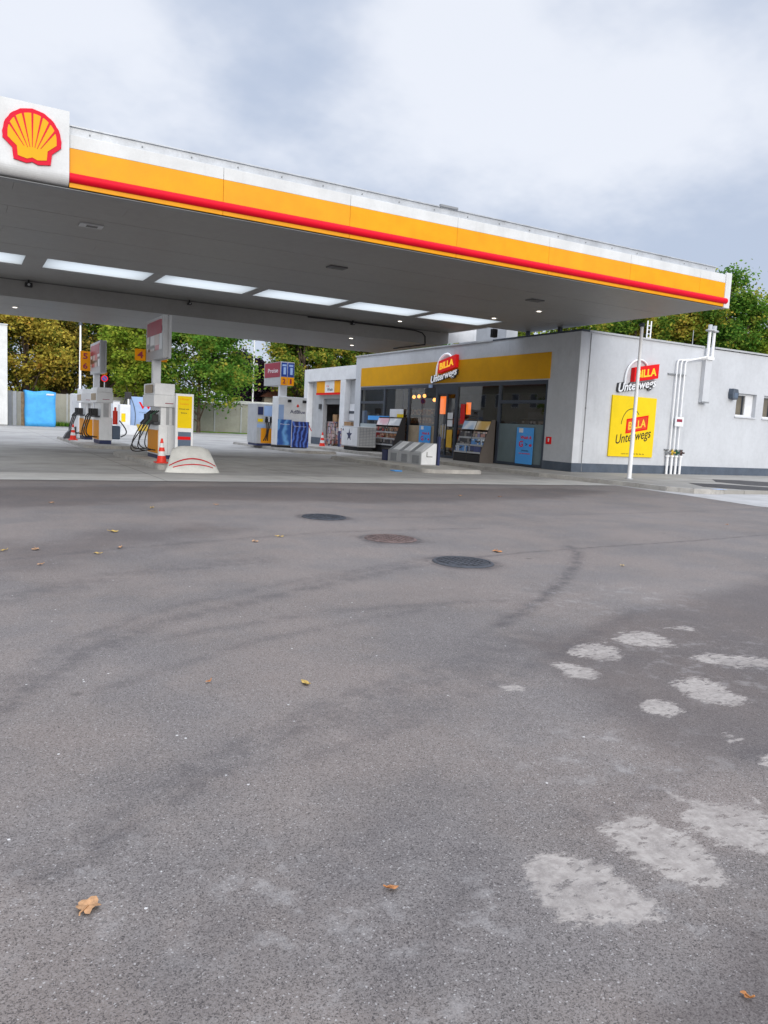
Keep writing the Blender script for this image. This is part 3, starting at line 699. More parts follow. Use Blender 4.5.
# drain wire at the corner
M().tube([(18.22, YS - .02, ZT - .1), (18.22, YS - .02, .3), (18.22, YS - .04, .12)], .012, 6).box(18.2, 18.24, YS - .03, YS, 3.4, 3.46).box(18.2, 18.24, YS - .03, YS, 2.2, 2.26).box(18.2, 18.24, YS - .03, YS, 1.1, 1.16).build('lightning_wire', 'midgrey', shop)
# shop front glazing: bays
bays = [(20.70, 23.35), (23.35, 26.2), (26.2, 27.7), (27.7, 30.0), (30.0, 32.3), (32.3, 34.80)]
for i, (a, b) in enumerate(bays):
    if i == 2: continue
    fm = M(); t = .045; x0, x1 = XS - .01, XS + .10
    fm.box(x0, x1, a, a + t * 2, .12, 3.165).box(x0, x1, b - t, b, .12, 3.165).box(x0, x1, a + t * 2, b - t, .12, .22).box(x0, x1, a + t * 2, b - t, 3.03, 3.165)
    if i in (0, 5): fm.box(x0, x1, a + t * 2, b - t, 2.36, 2.48)
    w = fm.build('shop_window', 'frame', shop)
    M().add([(XS + .045, a + .09, .22), (XS + .045, b - t, .22), (XS + .045, b - t, 3.03), (XS + .045, a + .09, 3.03)], [(0, 1, 2, 3)]).build('pane', 'glass', w)
    if i == 0: M().box(XS + .03, XS + .038, a + .09, b - t, .22, 1.62).build('film', 'frost', w)
    if i == 5: M().box(XS + .03, XS + .038, a + .09, b - t, .22, 1.38).build('film', 'frostpale', w)
    if i == 3: M().box(XS + .03, XS + .038, a + .09, b - t, .22, 1.40).build('film', 'tan', w)
# door
dm = M(); dm.box(XS - .015, XS + .11, 26.2, 26.30, .12, 3.165).box(XS - .015, XS + .11, 27.6, 27.7, .12, 3.165).box(XS - .015, XS + .11, 26.3, 27.6, 2.82, 3.165).box(XS, XS + .08, 26.91, 26.99, .12, 2.82)
dm.box(XS, XS + .08, 26.3, 26.91, .12, .22).box(XS, XS + .08, 26.99, 27.6, .12, .22).box(XS, XS + .08, 26.3, 26.91, 2.74, 2.82).box(XS, XS + .08, 26.99, 27.6, 2.74, 2.82)
dr = dm.build('door', 'frame', shop)
M().add([(XS + .04, 26.3, .22), (XS + .04, 26.91, .22), (XS + .04, 26.91, 2.74), (XS + .04, 26.3, 2.74)], [(0, 1, 2, 3)]).add([(XS + .04, 26.99, .22), (XS + .04, 27.6, .22), (XS + .04, 27.6, 2.74), (XS + .04, 26.99, 2.74)], [(0, 1, 2, 3)]).build('pane', 'glass', dr)
M().cyl((XS - .05, 26.86, .9), (XS - .05, 26.86, 1.5), .018).cyl((XS - .05, 27.04, .9), (XS - .05, 27.04, 1.5), .018).build('handle', 'steel', dr)
M().box(XS - .012, XS - .004, 26.42, 26.8, 1.72, 1.98).box(XS - .012, XS - .004, 26.42, 26.8, 1.42, 1.68).build('notice', 'white', dr)
M().box(XS - .012, XS - .004, 26.40, 26.8, .55, 1.28).build('yellow_notice', 'yellowlit', dr)
# small windows on the side wall
for a, b in ((25.80, 26.97), (27.42, 28.6)):
    w = M().box(a, b, YS + .16, YS + .24, 2.35, 2.42).box(a, b, YS + .16, YS + .24, 3.15, 3.22).box(a, a + .07, YS + .16, YS + .24, 2.42, 3.15).box(b - .45, b, YS + .16, YS + .24, 2.42, 3.15).build('window', 'white', shop)
    M().add([(a + .07, YS + .2, 2.42), (b - .45, YS + .2, 2.42), (b - .45, YS + .2, 3.15), (a + .07, YS + .2, 3.15)], [(0, 1, 2, 3)]).build('pane', 'glass', w)
    M().box(a - .04, b + .04, YS - .05, YS + .15, 2.30, 2.345).build('sill', 'stuccopale', w)
    M().box(a + .07, b - .45, YS + .32, YS + .34, 2.42, 3.15).build('blind', 'tan', w)
# interior room
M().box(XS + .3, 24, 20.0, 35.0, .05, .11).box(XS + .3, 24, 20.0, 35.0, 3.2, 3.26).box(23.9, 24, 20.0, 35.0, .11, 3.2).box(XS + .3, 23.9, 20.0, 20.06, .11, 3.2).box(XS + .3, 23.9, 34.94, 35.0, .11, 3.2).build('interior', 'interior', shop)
for y0, y1 in ((24.4, 25.6), (21.3, 22.4), (28.6, 29.6), (31.5, 33)):
    M().box(18.5, 18.6, y0, y1, 3.13, 3.19).build('hidden_shelf_light', 'hiddenlight', shop)  # added lamps, unseen above the window heads, that brighten the shelves
# things inside, seen through the glass
for px, py in ((414, 397), (419, 396.5), (424.5, 396), (434.5, 400)):
    p = on_x(px, py, XS + (.45 if px > 430 else 1.1))
    L = thing('pendant_lamp', 'warm glowing pendant bulb behind the shop window left of the entrance', 'lamp', (p[0], p[1], p[2]), 'pendant lamps in the shop window')
    if px > 430: L['label'] = 'largest glowing pendant bulb, hanging right beside the shop entrance'
    M().lathe([(0, -.085), (.06, -.06), (.085, 0), (.06, .06), (.03, .09)], p, 14).build('bulb', 'bulb', L)
    M().cyl((p[0], p[1], p[2] + .09), (p[0], p[1], 3.2), .012).cyl((p[0], p[1], p[2] + .08), (p[0], p[1], p[2] + .16), .035).build('cord', 'black', L)
tag(M().box(18.6, 18.66, *sorted((on_x(440, 410, 18.6)[1], on_x(446, 410, 18.6)[1])), 1.95, 2.72).build('lit_panel', 'orangelit'), 'glowing orange panel inside the open shop entrance', 'sign')
tag(M().box(18.5, 18.53, *sorted((on_x(440, 430, 18.5)[1], on_x(445, 430, 18.5)[1])), .45, 1.45).build('notice_board', 'yellowlit'), 'tall orange notice behind the left entrance door glass', 'notice')
def shelf(x, y0, y1, h, label, gm):
    r = thing('shop_shelf', label, 'shelf', (x, (y0 + y1) / 2, .11), 'shelves inside the shop')
    mm = M().box(x, x + .04, y0, y1, .11, h)
    for z in np.arange(.25, h, .42): mm.box(x - .4, x, y0, y1, z - .03, z)
    mm.build('rack', 'darkgrey', r)
    mm = M()
    for z in np.arange(.25, h - .3, .42): mm.box(x - .36, x - .02, y0 + .04, y1 - .04, z + .002, z + .30)
    g = mm.build('goods', gm, r)
shelf(20.6, 20.9, 23.2, 2.0, 'shelf of goods behind the window nearest the shop corner', 'goods_shelf')
shelf(21.2, 23.8, 25.8, 2.2, 'shelf of goods behind the window right of the entrance', 'goods_dark')
shelf(20.4, 28.3, 30.4, 2.1, 'shelf of goods behind the window left of the entrance', 'goods_shelf')
shelf(20.4, 31.4, 34.3, 2.3, 'shelf of goods at the far left end of the shop', 'goods_brown')
# items standing against the inside of the left windows
def on_glass(px0, py0, px1, py1, x):
    a = on_x(px0, py0, x); b = on_x(px1, py1, x); return (x, x + .008, min(a[1], b[1]), max(a[1], b[1]), min(a[2], b[2]), max(a[2], b[2]))
tag(M().box(*on_glass(368, 415.5, 389, 420.5, XS - .045)).build('window_sticker', 'blueposter'), 'blue strip poster along the left shop window', 'poster')
tag(M().box(*on_glass(390, 409, 403, 418, XS - .03)).build('window_board', 'white'), 'white notice on the window behind the red goods rack', 'notice')
tag(M().box(*on_glass(397, 414, 403, 421, XS - .045)).build('yellow_sticker', 'yellowsign'), 'yellow sticker on the window above the red goods rack', 'sticker')
tag(M().box(*on_glass(461, 404, 464, 424, XS - .03)).build('red_sticker', 'redsign'), 'narrow red sticker strip on the window right of the entrance', 'sticker')
ol = tag(M().box(18.62, 18.66, *sorted((on_x(466, 405, 18.6)[1], on_x(470, 405, 18.6)[1])), 1.95, 2.45).build('lit_panel', 'orangelit'), 'glowing orange panel behind the window right of the entrance', 'sign')
ol = tag(M().box(19.2, 19.24, *sorted((on_x(364, 405, 19.2)[1], on_x(381, 405, 19.2)[1])), 1.9, 2.2).build('lit_panel', 'orangedim'), 'dim orange shelf panel behind the leftmost shop window', 'sign')

# wall mounted lettering sign, used on the front and on the side wall
def billa_sign(name, label, o, u, w, W, dep, lit, VS):
    """o: centre of the sign on the wall; the whole mark climbs a little to the right"""
    r = thing(name, label, 'sign', tuple(o)); w = Vector(w); o = Vector(o)
    u = (Vector(u) + Vector(UZ) * .17).normalized(); z = Vector(UZ)
    P = lambda a, b, d=0: o + u * (a * W) + z * (b * W * VS) + w * d
    red, yel, whi = ('redlit', 'yellowlitletter', 'whitelit') if lit else ('redsign', 'yellowletter', 'textwhite')
    pc = P(.165, .07, .02)
    M().prism([(-.325 * W, -.18 * W * VS), (.325 * W, -.18 * W * VS), (.33 * W, .19 * W * VS), (-.32 * W, .18 * W * VS)], pc, u, z, w, dep).build('plate', red, r)
    M().text('BILLA', pc + w * (dep + .001), u, z, w, width=.52 * W, height=.20 * W * VS, depth=.012, bold=.03).build('lettering', yel, r)
    M().text('Unterwegs', P(.0, -.245, .0), u, z, w, width=1.02 * W, height=.31 * W * VS, depth=.085, bold=.03, shear=.15).build('word_shaded_body', 'darkgrey', r)  # letter depth, its shaded sides put in as dark grey colour
    M().text('Unterwegs', P(.0, -.245, .086), u, z, w, width=1.0 * W, height=.29 * W * VS, depth=.012, bold=.02, shear=.15).build('word', whi, r)
    pts = [P(-.01 - .31 * math.cos(t), -.14 + .57 * max(0, math.sin(t)) ** .7, .05) for t in np.linspace(0, 2.62, 26)]
    M().tube(pts, .02 * W, 8).build('arch', whi, r)
    return r
M_['redlit'] = NT('lit_red_sign').m; M_['yellowlitletter'] = NT('lit_yellow_letters').m; M_['whitelit'] = NT('lit_white_letters').m
for nm_, c_, e_ in (('redlit', (.74, .004, .006), .18), ('yellowlitletter', (.95, .55, .03), .40), ('whitelit', (.85, .88, .92), .22)):
    b_ = M_[nm_].node_tree.nodes['Principled BSDF']; b_.inputs['Base Color'].default_value = (*c_, 1)
    b_.inputs['Emission Color'].default_value = (*c_, 1); b_.inputs['Emission Strength'].default_value = e_
billa_sign('shop_sign', 'red and white lettering sign above the shop entrance on the yellow band', (XS - .03, 27.12, 3.80), NY, NX, 1.95, .16, True, .70)
billa_sign('wall_sign', 'red and white lettering sign on the grey side wall above the yellow board', (20.43, YS - .005, 3.42), UX, NY, 1.80, .16, False, .74)
# yellow poster board on the side wall
yb = thing('poster_board', 'large square yellow board with black lettering on the side wall', 'sign', (20.42, YS, .67))
M().box(19.36, 21.48, YS - .06, YS - .002, .67, 2.74, .006).build('board', 'yellowsign', yb)
o = Vector((20.46, YS - .0605, 1.66))
ur = (Vector(UX) + Vector(UZ) * .17).normalized()
M().prism([(-.53, -.25), (.53, -.25), (.54, .25), (-.52, .25)], o + Vector((.14, 0, .14)), ur, UZ, NY, .006).build('red_plate', 'redsign', yb)
M().prism([(-.47, -.2), (.47, -.2), (.48, .2), (-.47, .2)], o + Vector((.14, -.0062, .14)), ur, UZ, NY, .004).build('plate_edge', pm('orange_red_print', (.72, .05, .01), .4), yb)
M().text('BILLA', o + Vector((.14, -.0104, .14)), ur, UZ, NY, width=.84, height=.27, depth=.004, bold=.02).build('lettering', 'yellowletter', yb)
M().text('Unterwegs', o + Vector((.02, 0, -.32)), ur, UZ, NY, width=1.68, height=.42, depth=.005, bold=.005, shear=.12).build('word', 'textblack', yb)
arc = [(-.62 + .48 * (1 - math.cos(t)), .02 + .64 * math.sin(t)) for t in np.linspace(.15, PI * .75, 24)]
am = M()
for p, q in zip(arc[:-1], arc[1:]):
    d = np.array(q) - np.array(p); nn = np.array([-d[1], d[0]]) / np.linalg.norm(d) * .012
    am.prism([tuple(p - nn), tuple(np.array(q) - nn), tuple(np.array(q) + nn), tuple(p + nn)], o, UX, UZ, NY, .005)
am.build('arch', 'textblack', yb)
M().text('rund um die Uhr für Sie da', o + Vector((.05, 0, -.88)), UX, UZ, NY, width=1.1, height=.05, depth=.003).build('small_print', 'textblack', yb)

# posters on the shop front
def poster(label, y0, y1, z0, z1):
    r = thing('window_poster', label, 'poster', (XS - .02, (y0 + y1) / 2, z0))
    c = (y0 + y1) / 2; H = z1 - z0; W = y1 - y0; x = XS - .03
    M().box(x, x + .012, y0, y1, z0, z1).build('sheet', 'blueposter', r)
    T = lambda b, cy, cz, w_, h_, mt, bold=.02: M().text(b, (x - .0005, c - cy * W, z0 + cz * H), NY, UZ, NX, width=w_ * W, height=h_ * H, depth=.004, bold=bold).build('lettering', mt, r)
    T('Wash &', .08, .73, .66, .085, 'redsign'); T('G', -.20, .55, .24, .17, 'redsign'); T('>', .12, .54, .12, .08, 'navy'); T('●' if False else 'o', .36, .52, .16, .07, 'redsign', .06)
    T('24 Stunden', .06, .37, .42, .035, 'navy'); T('Tag und Nacht', .04, .285, .68, .04, 'redsign')
    M().box(x - .004, x, c + W * .12, c + W * .36, z1 - H * .14, z1 - H * .02).build('label_tag', 'white', r)
poster('blue poster with red lettering on the window nearest the shop corner', 21.25, 22.18, .20, 1.50)
poster('blue poster with red lettering on the window left of the entrance', 28.02, 28.95, .20, 1.40)
# fire notice on front wall, little box above the sign
fr = thing('fire_notice', 'small red fire notice on the grey wall beside the last window', 'notice', (XS, 20.45, .97))
M().box(XS - .012, XS - .002, 20.32, 20.60, .97, 1.22).build('plate', 'redsign', fr)
M().prism([(-.02, -.06), (.02, -.06), (.035, .06), (-.035, .06)], (XS - .0125, 20.46, 1.11), NY, UZ, NX, .004).build('pictogram', 'textwhite', fr)
# small lit plate over the door edge
tag(M().box(XS - .08, XS - .02, 28.05, 28.3, 3.02, 3.15, .01).build('door_sensor', 'palebluesheet'), 'small pale box over the left side of the shop entrance', 'sensor')
# wall lamp by the side window
wl = thing('wall_lamp', 'dark blue box lamp on the side wall beside the small window', 'lamp', (25.45, YS, 3.0))
M().prism([(-.14, -.16), (.12, -.2), (.18, .02), (.12, .18), (-.14, .2), (-.17, 0)], (25.45, YS - .01, 3.15), UX, UZ, NY, .2).build('housing', 'plinth', wl)
M().box(25.36, 25.56, YS - .222, YS - .212, 3.02, 3.2).build('lens', 'bluegrey', wl)

# vent pipes and duct on the side wall
vp = thing('vent_pipework', 'white fuel vent pipes with valves climbing the grey side wall', 'pipes', (22.6, YS, .1))
pxs = [(22.30, 24.02), (22.50, 23.95), (22.71, 23.82)]
YPIPE = YS - .10
for i, (x, xe) in enumerate(pxs):
    zt = 4.16 - .0 * i
    M().tube([(x, YPIPE, .95), (x, YPIPE, zt - .12), (x + .03, YPIPE, zt - .03), (x + .12, YPIPE, zt), (xe - .2, YPIPE - .06 * i, zt + .14 + .03 * i), (xe, YPIPE - .03 * i, zt + .22)], .026, 10).build('pipe', 'pipewhite', vp)
for x in (22.22, 22.45, 22.67, 22.90):
    M().cyl((x, YPIPE, .105), (x, YPIPE, .78), .046).cyl((x, YPIPE, .72), (x, YPIPE, .78), .07).build('riser', 'pipewhite', vp)
for i, x in enumerate((22.22, 22.45, 22.67, 22.92)):
    M().cyl((x - .09, YPIPE, .88), (x + .07, YPIPE, .88), .035).cyl((x, YPIPE, .78), (x, YPIPE, .98), .04).cyl((x, YPIPE, .88), (x, YPIPE - .13, .88), .03).build('valve', ('brass', 'brass', 'green', 'rust')[i] if i else 'steel', vp)
M().box(21.95, 22.85, YS - .06, YS - .004, 3.62, 3.67).box(22.1, 23.05, YS - .06, YS - .004, .96, 1.0).build('bracket', 'midgrey', vp)
M().box(22.38, 22.82, YPIPE - .06, YPIPE - .045, 1.82, 2.16, .003).build('sign_plate', 'white', vp)
M().box(22.46, 22.74, YPIPE - .063, YPIPE - .0605, 1.98, 2.08).build('plate_print', 'maroon', vp)
for i, x in enumerate((23.78, 24.02)):
    M().cyl((x, YS - .14, 4.35), (x, YS - .14, 5.30 - .02 * i), .055).build('vent_stack', 'pipewhite', vp)
    M().lathe([(.055, 0), (.15, .02), (.15, .06), (.07, .09), (.07, .24), (0, .25)], (x, YS - .14, 5.28 - .02 * i), 14).build('vent_cap', 'lightgrey', vp)
M().box(23.70, 24.06, YS - .22, YS - .002, 4.28, 4.38).build('vent_bracket', 'pipewhite', vp)
du = thing('cable_duct', 'wide pale vertical duct below the vent stacks on the side wall', 'duct', (23.85, YS, 2.7))
M().box(23.68, 24.02, YS - .17, YS - .002, 2.74, 4.28, .008).build('casing', 'stuccopale', du)
M().box(23.66, 24.04, YS - .18, YS - .17 + .01, 2.72, 2.78).build('end_piece', 'midgrey', du)
# small things on the roof
for px, y, h in ((655, 22.5, 1.3), (657.5, 22.5, 1.25)):
    pass
rl = thing('roof_ladder', 'white lattice mast standing on the shop roof', 'mast', (24.4, 22.6, ZT - .1))
M().cyl((24.38, 22.6, ZT - .1), (24.38, 22.6, 6.05), .025).cyl((24.58, 22.6, ZT - .1), (24.58, 22.6, 6.05), .025).build('rail', 'pipewhite', rl)
mm = M()
for z in np.arange(4.9, 6.0, .16): mm.cyl((24.38, 22.6, z), (24.58, 22.6, z), .014, n=6)
mm.build('rung', 'pipewhite', rl)
rods = [(25.9, 21.6, 5.75), (30.1, 21.0, 5.5)]
for i, (x, y, z) in enumerate(rods):
    r = thing('lightning_rod', ['thin pale rod on the roof between the lattice mast and the vent stacks', 'thin pale rod on the roof at the right edge of the shop'][i], 'rod', (x, y, ZT - .1))
    M().cyl((x, y, ZT - .1), (x, y, z), .018, .012, 8).build('rod', 'lightgrey', r)
    M().box(x - .12, x + .12, y - .12, y + .12, ZT - .1, ZT - .02).build('foot', 'midgrey', r)
rb = thing('roof_unit', 'pale boxy roof unit on the shop roof beside the canopy', 'roof unit', (18.8, 25.8, ZT - .1))
M().box(18.55, 19.1, 24.2, 27.4, ZT - .1, 5.75, .02).build('casing', 'lightgrey', rb)
M().box(18.50, 19.15, 24.15, 27.45, 5.75, 5.80).build('lid', 'flash', rb)
# white pole by the wall
p = on_ground(629, 479, .105)
wp = thing('white_pole', 'tall thin white pole in front of the yellow board', 'pole', (p[0], p[1], .105))
M().cyl((p[0], p[1], .105), (p[0], p[1], 1.5), .065, .06, 16).cyl((p[0], p[1], 1.5), (p[0], p[1], 4.55), .055, .045, 16).build('shaft', 'pipewhite', wp)
M().cyl((p[0], p[1], 4.55), (p[0], p[1], 4.66), .06).box(p[0] - .12, p[0] + .03, p[1] - .03, p[1] + .03, 4.58, 4.62).build('cap', 'frame', wp)
M().cyl((p[0], p[1], .106), (p[0], p[1], .13), .11).build('foot', 'lightgrey', wp)

# ---------------------------------------------------- racks, bins and boxes
def slanted_rack(label, y0, y1, xw, headers, rows, side, hh=1.5):
    """display stand leaning back against the shop window, two columns of shelves"""
    r = thing('display_rack', label, 'rack', (xw, (y0 + y1) / 2, .105)); x0 = xw - .62
    P = [(x0, .0), (xw, 0), (xw, hh), (xw - .16, hh), (x0, .32)]
    for y in (y0, y1 - .03):
        M().prism([(a - x0, b) for a, b in P], (x0, y, .106), UX, UZ, UY, .03).build('side_panel', side, r)
    M().box(xw - .03, xw, y0 + .03, y1 - .03, .11, .106 + hh).build('back_panel', 'black', r)
    M().box(x0 + .0, x0 + .04, y0 + .03, y1 - .03, .11, .40).build('kick_panel', 'black', r)
    mid = (y0 + y1) / 2
    M().prism([(a - x0, b) for a, b in P], (x0, mid - .015, .107), UX, UZ, UY, .03).build('divider', side, r)
    sl = .46 / (hh - .32)
    front = lambda z: x0 + (z - .32) * sl
    for c in range(2):
        ya, yb_ = (y0 + .04, mid - .03) if c == 0 else (mid + .03, y1 - .04)
        zt = hh - .02
        hx = front(zt - .18)
        d = Vector((sl, 0, 1)).normalized()
        M().prism([(0, 0), (yb_ - ya, 0), (yb_ - ya, .34), (0, .34)], (front(zt - .36) - .02, ya, .106 + zt - .36), UY, d, (1, 0, -sl), .015).build('header', headers[c], r)
        for k, z in enumerate(np.linspace(.34, hh - .72, 3)):
            M().box(front(z), xw - .04, ya, yb_, .106 + z, .106 + z + .02).box(front(z) - .012, front(z), ya, yb_, .106 + z - .01, .106 + z + .055).build('shelf', 'lightgrey', r)
            M().box(front(z) + .04, xw - .06, ya + .02, yb_ - .02, .106 + z + .021, .106 + z + .26).build('goods', rows[c][k], r)
    return r
slanted_rack('display rack of blue bottles and dark canisters right of the entrance', 23.42, 25.2, 17.72, ('rack_head_orange', 'rack_head_blue'), (('goods_navy', 'goods_blue', 'goods_mixed'), ('goods_blue', 'goods_dark', 'goods_dark')), 'brownrack', 1.62)
slanted_rack('display rack of red and brown packets left of the entrance', 29.9, 32.1, 17.62, ('rack_head_white', 'rack_head_pink'), (('goods_dark', 'goods_brown', 'goods_brown'), ('goods_dark', 'goods_red', 'goods_red')), 'black', 1.62)
bb = thing('blue_bucket', 'small blue bucket standing beside the red goods rack', 'bucket', (17.2, 28.9, .105))
M().lathe([(0, .01), (.15, .0), (.2, .42), (.21, .42), (.21, .45), (0, .45)], (17.2, 28.9, .106), 18).build('pail', 'blueposter', bb)
M().tube([(17.2 + .2 * math.cos(t), 28.9, .106 + .44 + .1 * math.sin(t)) for t in np.linspace(0, PI, 10)], .008, 6).build('handle', 'black', bb)

# white crate with the blue star
sx, sy = 15.9, 31.2
st = thing('star_chest', 'white chest with a dark blue star standing left of the red goods rack', 'chest', (sx + .45, sy + .8, .105))
M().box(sx + .1, sx + .85, sy + .1, sy + 1.6, .106, .28).build('base', 'black', st)
M().box(sx, sx + .95, sy, sy + 1.7, .28, 1.22, .03).build('body', 'lightgrey', st)
M().box(sx - .012, sx + .012, sy + .05, sy + 1.65, .33, 1.17).build('front_panel', 'white', st)
star = []
for i in range(10):
    a = PI / 2 + i * PI / 5; rr = .30 if i % 2 == 0 else .12
    star.append((rr * math.cos(a), rr * math.sin(a)))
M().prism(star, (sx - .0125, sy + .85, .80), NY, UZ, NX, .004).build('star', 'navy', st)
mm = M()
for z in np.arange(.36, 1.18, .07): mm.box(sx + .08, sx + .9, sy - .012, sy - .001, z, z + .03)
for x in np.arange(sx + .1, sx + .9, .16): mm.box(x, x + .02, sy - .02, sy - .012, .34, 1.18)
mm.build('side_grid', 'midgrey', st)
M().prism([(-.07, 0), (.07, 0), (0, .12)], (sx - .0125, sy + 1.50, 1.0), NY, UZ, NX, .004).build('corner_mark', 'navy', st)

# row of sloped service bins on their island
def service_bin(y0, y1, i):
    r = thing('service_bin', ['grey service bin at the near end of the row, white end with a black hook', 'sloped grey service bin in the middle of the row on the service island', 'sloped grey service bin at the far end of the row on the service island'][i], 'bin', (13.2, (y0 + y1) / 2, .12), 'sloped service bins on the island')
    x0, x1 = 12.92, 13.5
    P = [(0, 0), (.58, 0), (.58, .70), (.46, .70), (0, .38)]
    M().prism(P, (x0, y0, .121), UX, UZ, UY, y1 - y0).build('body', 'lightgrey', r)
    L = math.hypot(.46, .32); d = Vector((.46, 0, .32)).normalized(); nn = Vector((-.32, 0, .46)).normalized()
    M().prism([(.06, .05), (L - .04, .05), (L - .04, y1 - y0 - .26), (.06, y1 - y0 - .26)], Vector((x0, y0, .121 + .38)) + nn * .002, d, UY, nn, .012).build('lid', 'white', r)
    M().prism([(.0, y1 - y0 - .22), (L, y1 - y0 - .22), (L, y1 - y0 - .02), (0, y1 - y0 - .02)], Vector((x0, y0, .121 + .38)) + nn * .002, d, UY, nn, .006).build('dark_strip', 'midgrey', r)
    M().box(x0 - .012, x0 - .001, y0 + .1, y1 - .2, .16, .42).build('front_grille', 'midgrey', r)
    if i == 0:
        M().prism([(.02, .02), (.56, .02), (.56, .68), (.455, .68), (.02, .365)], (x0, y0 - .001, .121), UX, UZ, NY, .012).build('end_panel', 'white', r)
        M().prism([(.20, .42), (.22, .42), (.22, .28), (.42, .28), (.42, .26), (.20, .26)], (x0, y0 - .0135, .121), UX, UZ, NY, .006).build('hook_mark', 'textblack', r)
for i, (a, b) in enumerate(((20.85, 21.58), (21.60, 22.28), (22.30, 23.0))): service_bin(a, b, i)
tb = thing('bin_post', 'dark navy post at the right end of the service bins', 'post', (13.62, 20.9, .12))
M().box(13.52, 13.60, 20.78, 20.9, .121, 1.05, .01).build('post', 'navy', tb)
M().cyl((13.56, 20.84, 1.05), (13.56, 20.84, 1.12), .03).build('tap', 'black', tb)
nb = thing('litter_bin', 'dark navy litter bin at the left end of the service bins', 'bin', (13.1, 23.3, .12))
M().box(12.95, 13.25, 23.15, 23.5, .121, .50, .02).build('body', 'navy', nb)
M().box(12.93, 13.27, 23.13, 23.52, .50, .54, .01).build('lid', 'black', nb)
fb = on_ground(396, 471.5, 0)
tag(M().box(fb[0] - .12, fb[0] + .12, fb[1] - .16, fb[1] + .16, .012, .04, .012).build('drain_cover', 'blueposter'), 'small blue cover lying on the concrete before the service bins', 'cover')

# ------------------------------------------------------------- fuel pumps
def curve(a, b, sag, side, n=14):
    a = Vector(a); b = Vector(b); s = Vector(side); out = []
    for i in range(n + 1):
        t = i / n; q = a.lerp(b, t); k = math.sin(PI * t)
        out.append(q + Vector((0, 0, -sag * k)) + s * k)
    return out
def pump(x, y, label, hoses=5, ly=1.35, head=True):
    z = .12
    r = thing('fuel_pump', label, 'fuel pump', (x, y, z), 'fuel pumps'); y0, y1 = y - ly / 2, y + ly / 2
    M().box(x - .25, x + .25, y0 + .02, y1 - .02, z, z + .10).build('base', 'navy', r)
    M().box(x - .26, x + .26, y0, y1, z + .10, 1.02, .012).build('cabinet', 'pumpwhite', r)
    M().box(x - .268, x - .261, y0 + .06, y1 - .06, z + .14, .88).build('orange_panel', 'orange', r)
    M().box(x - .269, x - .262, y0 - .0, y0 + .02, .88, .9).box(x - .02, x - .015, y0 - .003, y0 - .0005, .26, .98).box(x + .18, x + .24, y0 - .01, y0 - .001, .62, .68).build('door_seam', 'midgrey', r)
    M().box(x - .20, x + .24, y0 + .05, y1 - .05, 1.02, 1.50).build('pillar', 'pumpwhite', r)
    M().box(x - .06, x + .02, y0 + .040, y0 + .049, 1.03, 1.49).box(x + .10, x + .2, y0 + .040, y0 + .049, 1.03, 1.49).build('pillar_groove', 'lightgrey', r)
    M().box(x - .40, x + .17, y0 - .03, y1 + .03, 1.50, 1.82, .012).build('head', 'pumpwhite', r)
    M().box(x - .38, x + .15, y0, y1, 1.822, 2.12, .012).build('head_top', 'pumpwhite', r)
    M().box(x - .11, x + .11, y0 - .033, y0 - .0305, 1.59, 1.61).build('small_print', 'maroon', r)
    M().box(x - .408, x - .401, y0 + .2, y1 - .3, 1.86, 2.08).box(x - .390, x - .381, y0 + .15, y1 - .15, 1.55, 1.78).build('display', 'tan', r)
    # nozzle boot with nozzles and hoses on the driver's side
    nb = M().box(x - .36, x - .20, y0 + .12, y1 - .12, 1.03, 1.10).build('nozzle_boot', 'darkgrey', r)
    for i in range(hoses):
        yy = y0 + .16 + i * (ly - .32) / max(1, hoses - 1)
        nz = M().box(x - .40, x - .24, yy - .03, yy + .03, 1.10, 1.30, .012).cyl((x - .36, yy, 1.28), (x - .22, yy, 1.40), .018).cyl((x - .40, yy, 1.14), (x - .50, yy, 1.02), .022).build('nozzle', ('black', 'green', 'black', 'darkgrey', 'black')[i % 5], r)
        M().tube(curve((x - .45, yy, 1.04), (x - .28, yy + .12, .34), .20 + .07 * (i % 3), (-.22 - .13 * (i % 3), -.10, 0)), .015, 8).build('hose', 'black', r)
    return r
pump(4.95, 21.55, 'white fuel pump with black hoses and orange panel beside the yellow sign board')
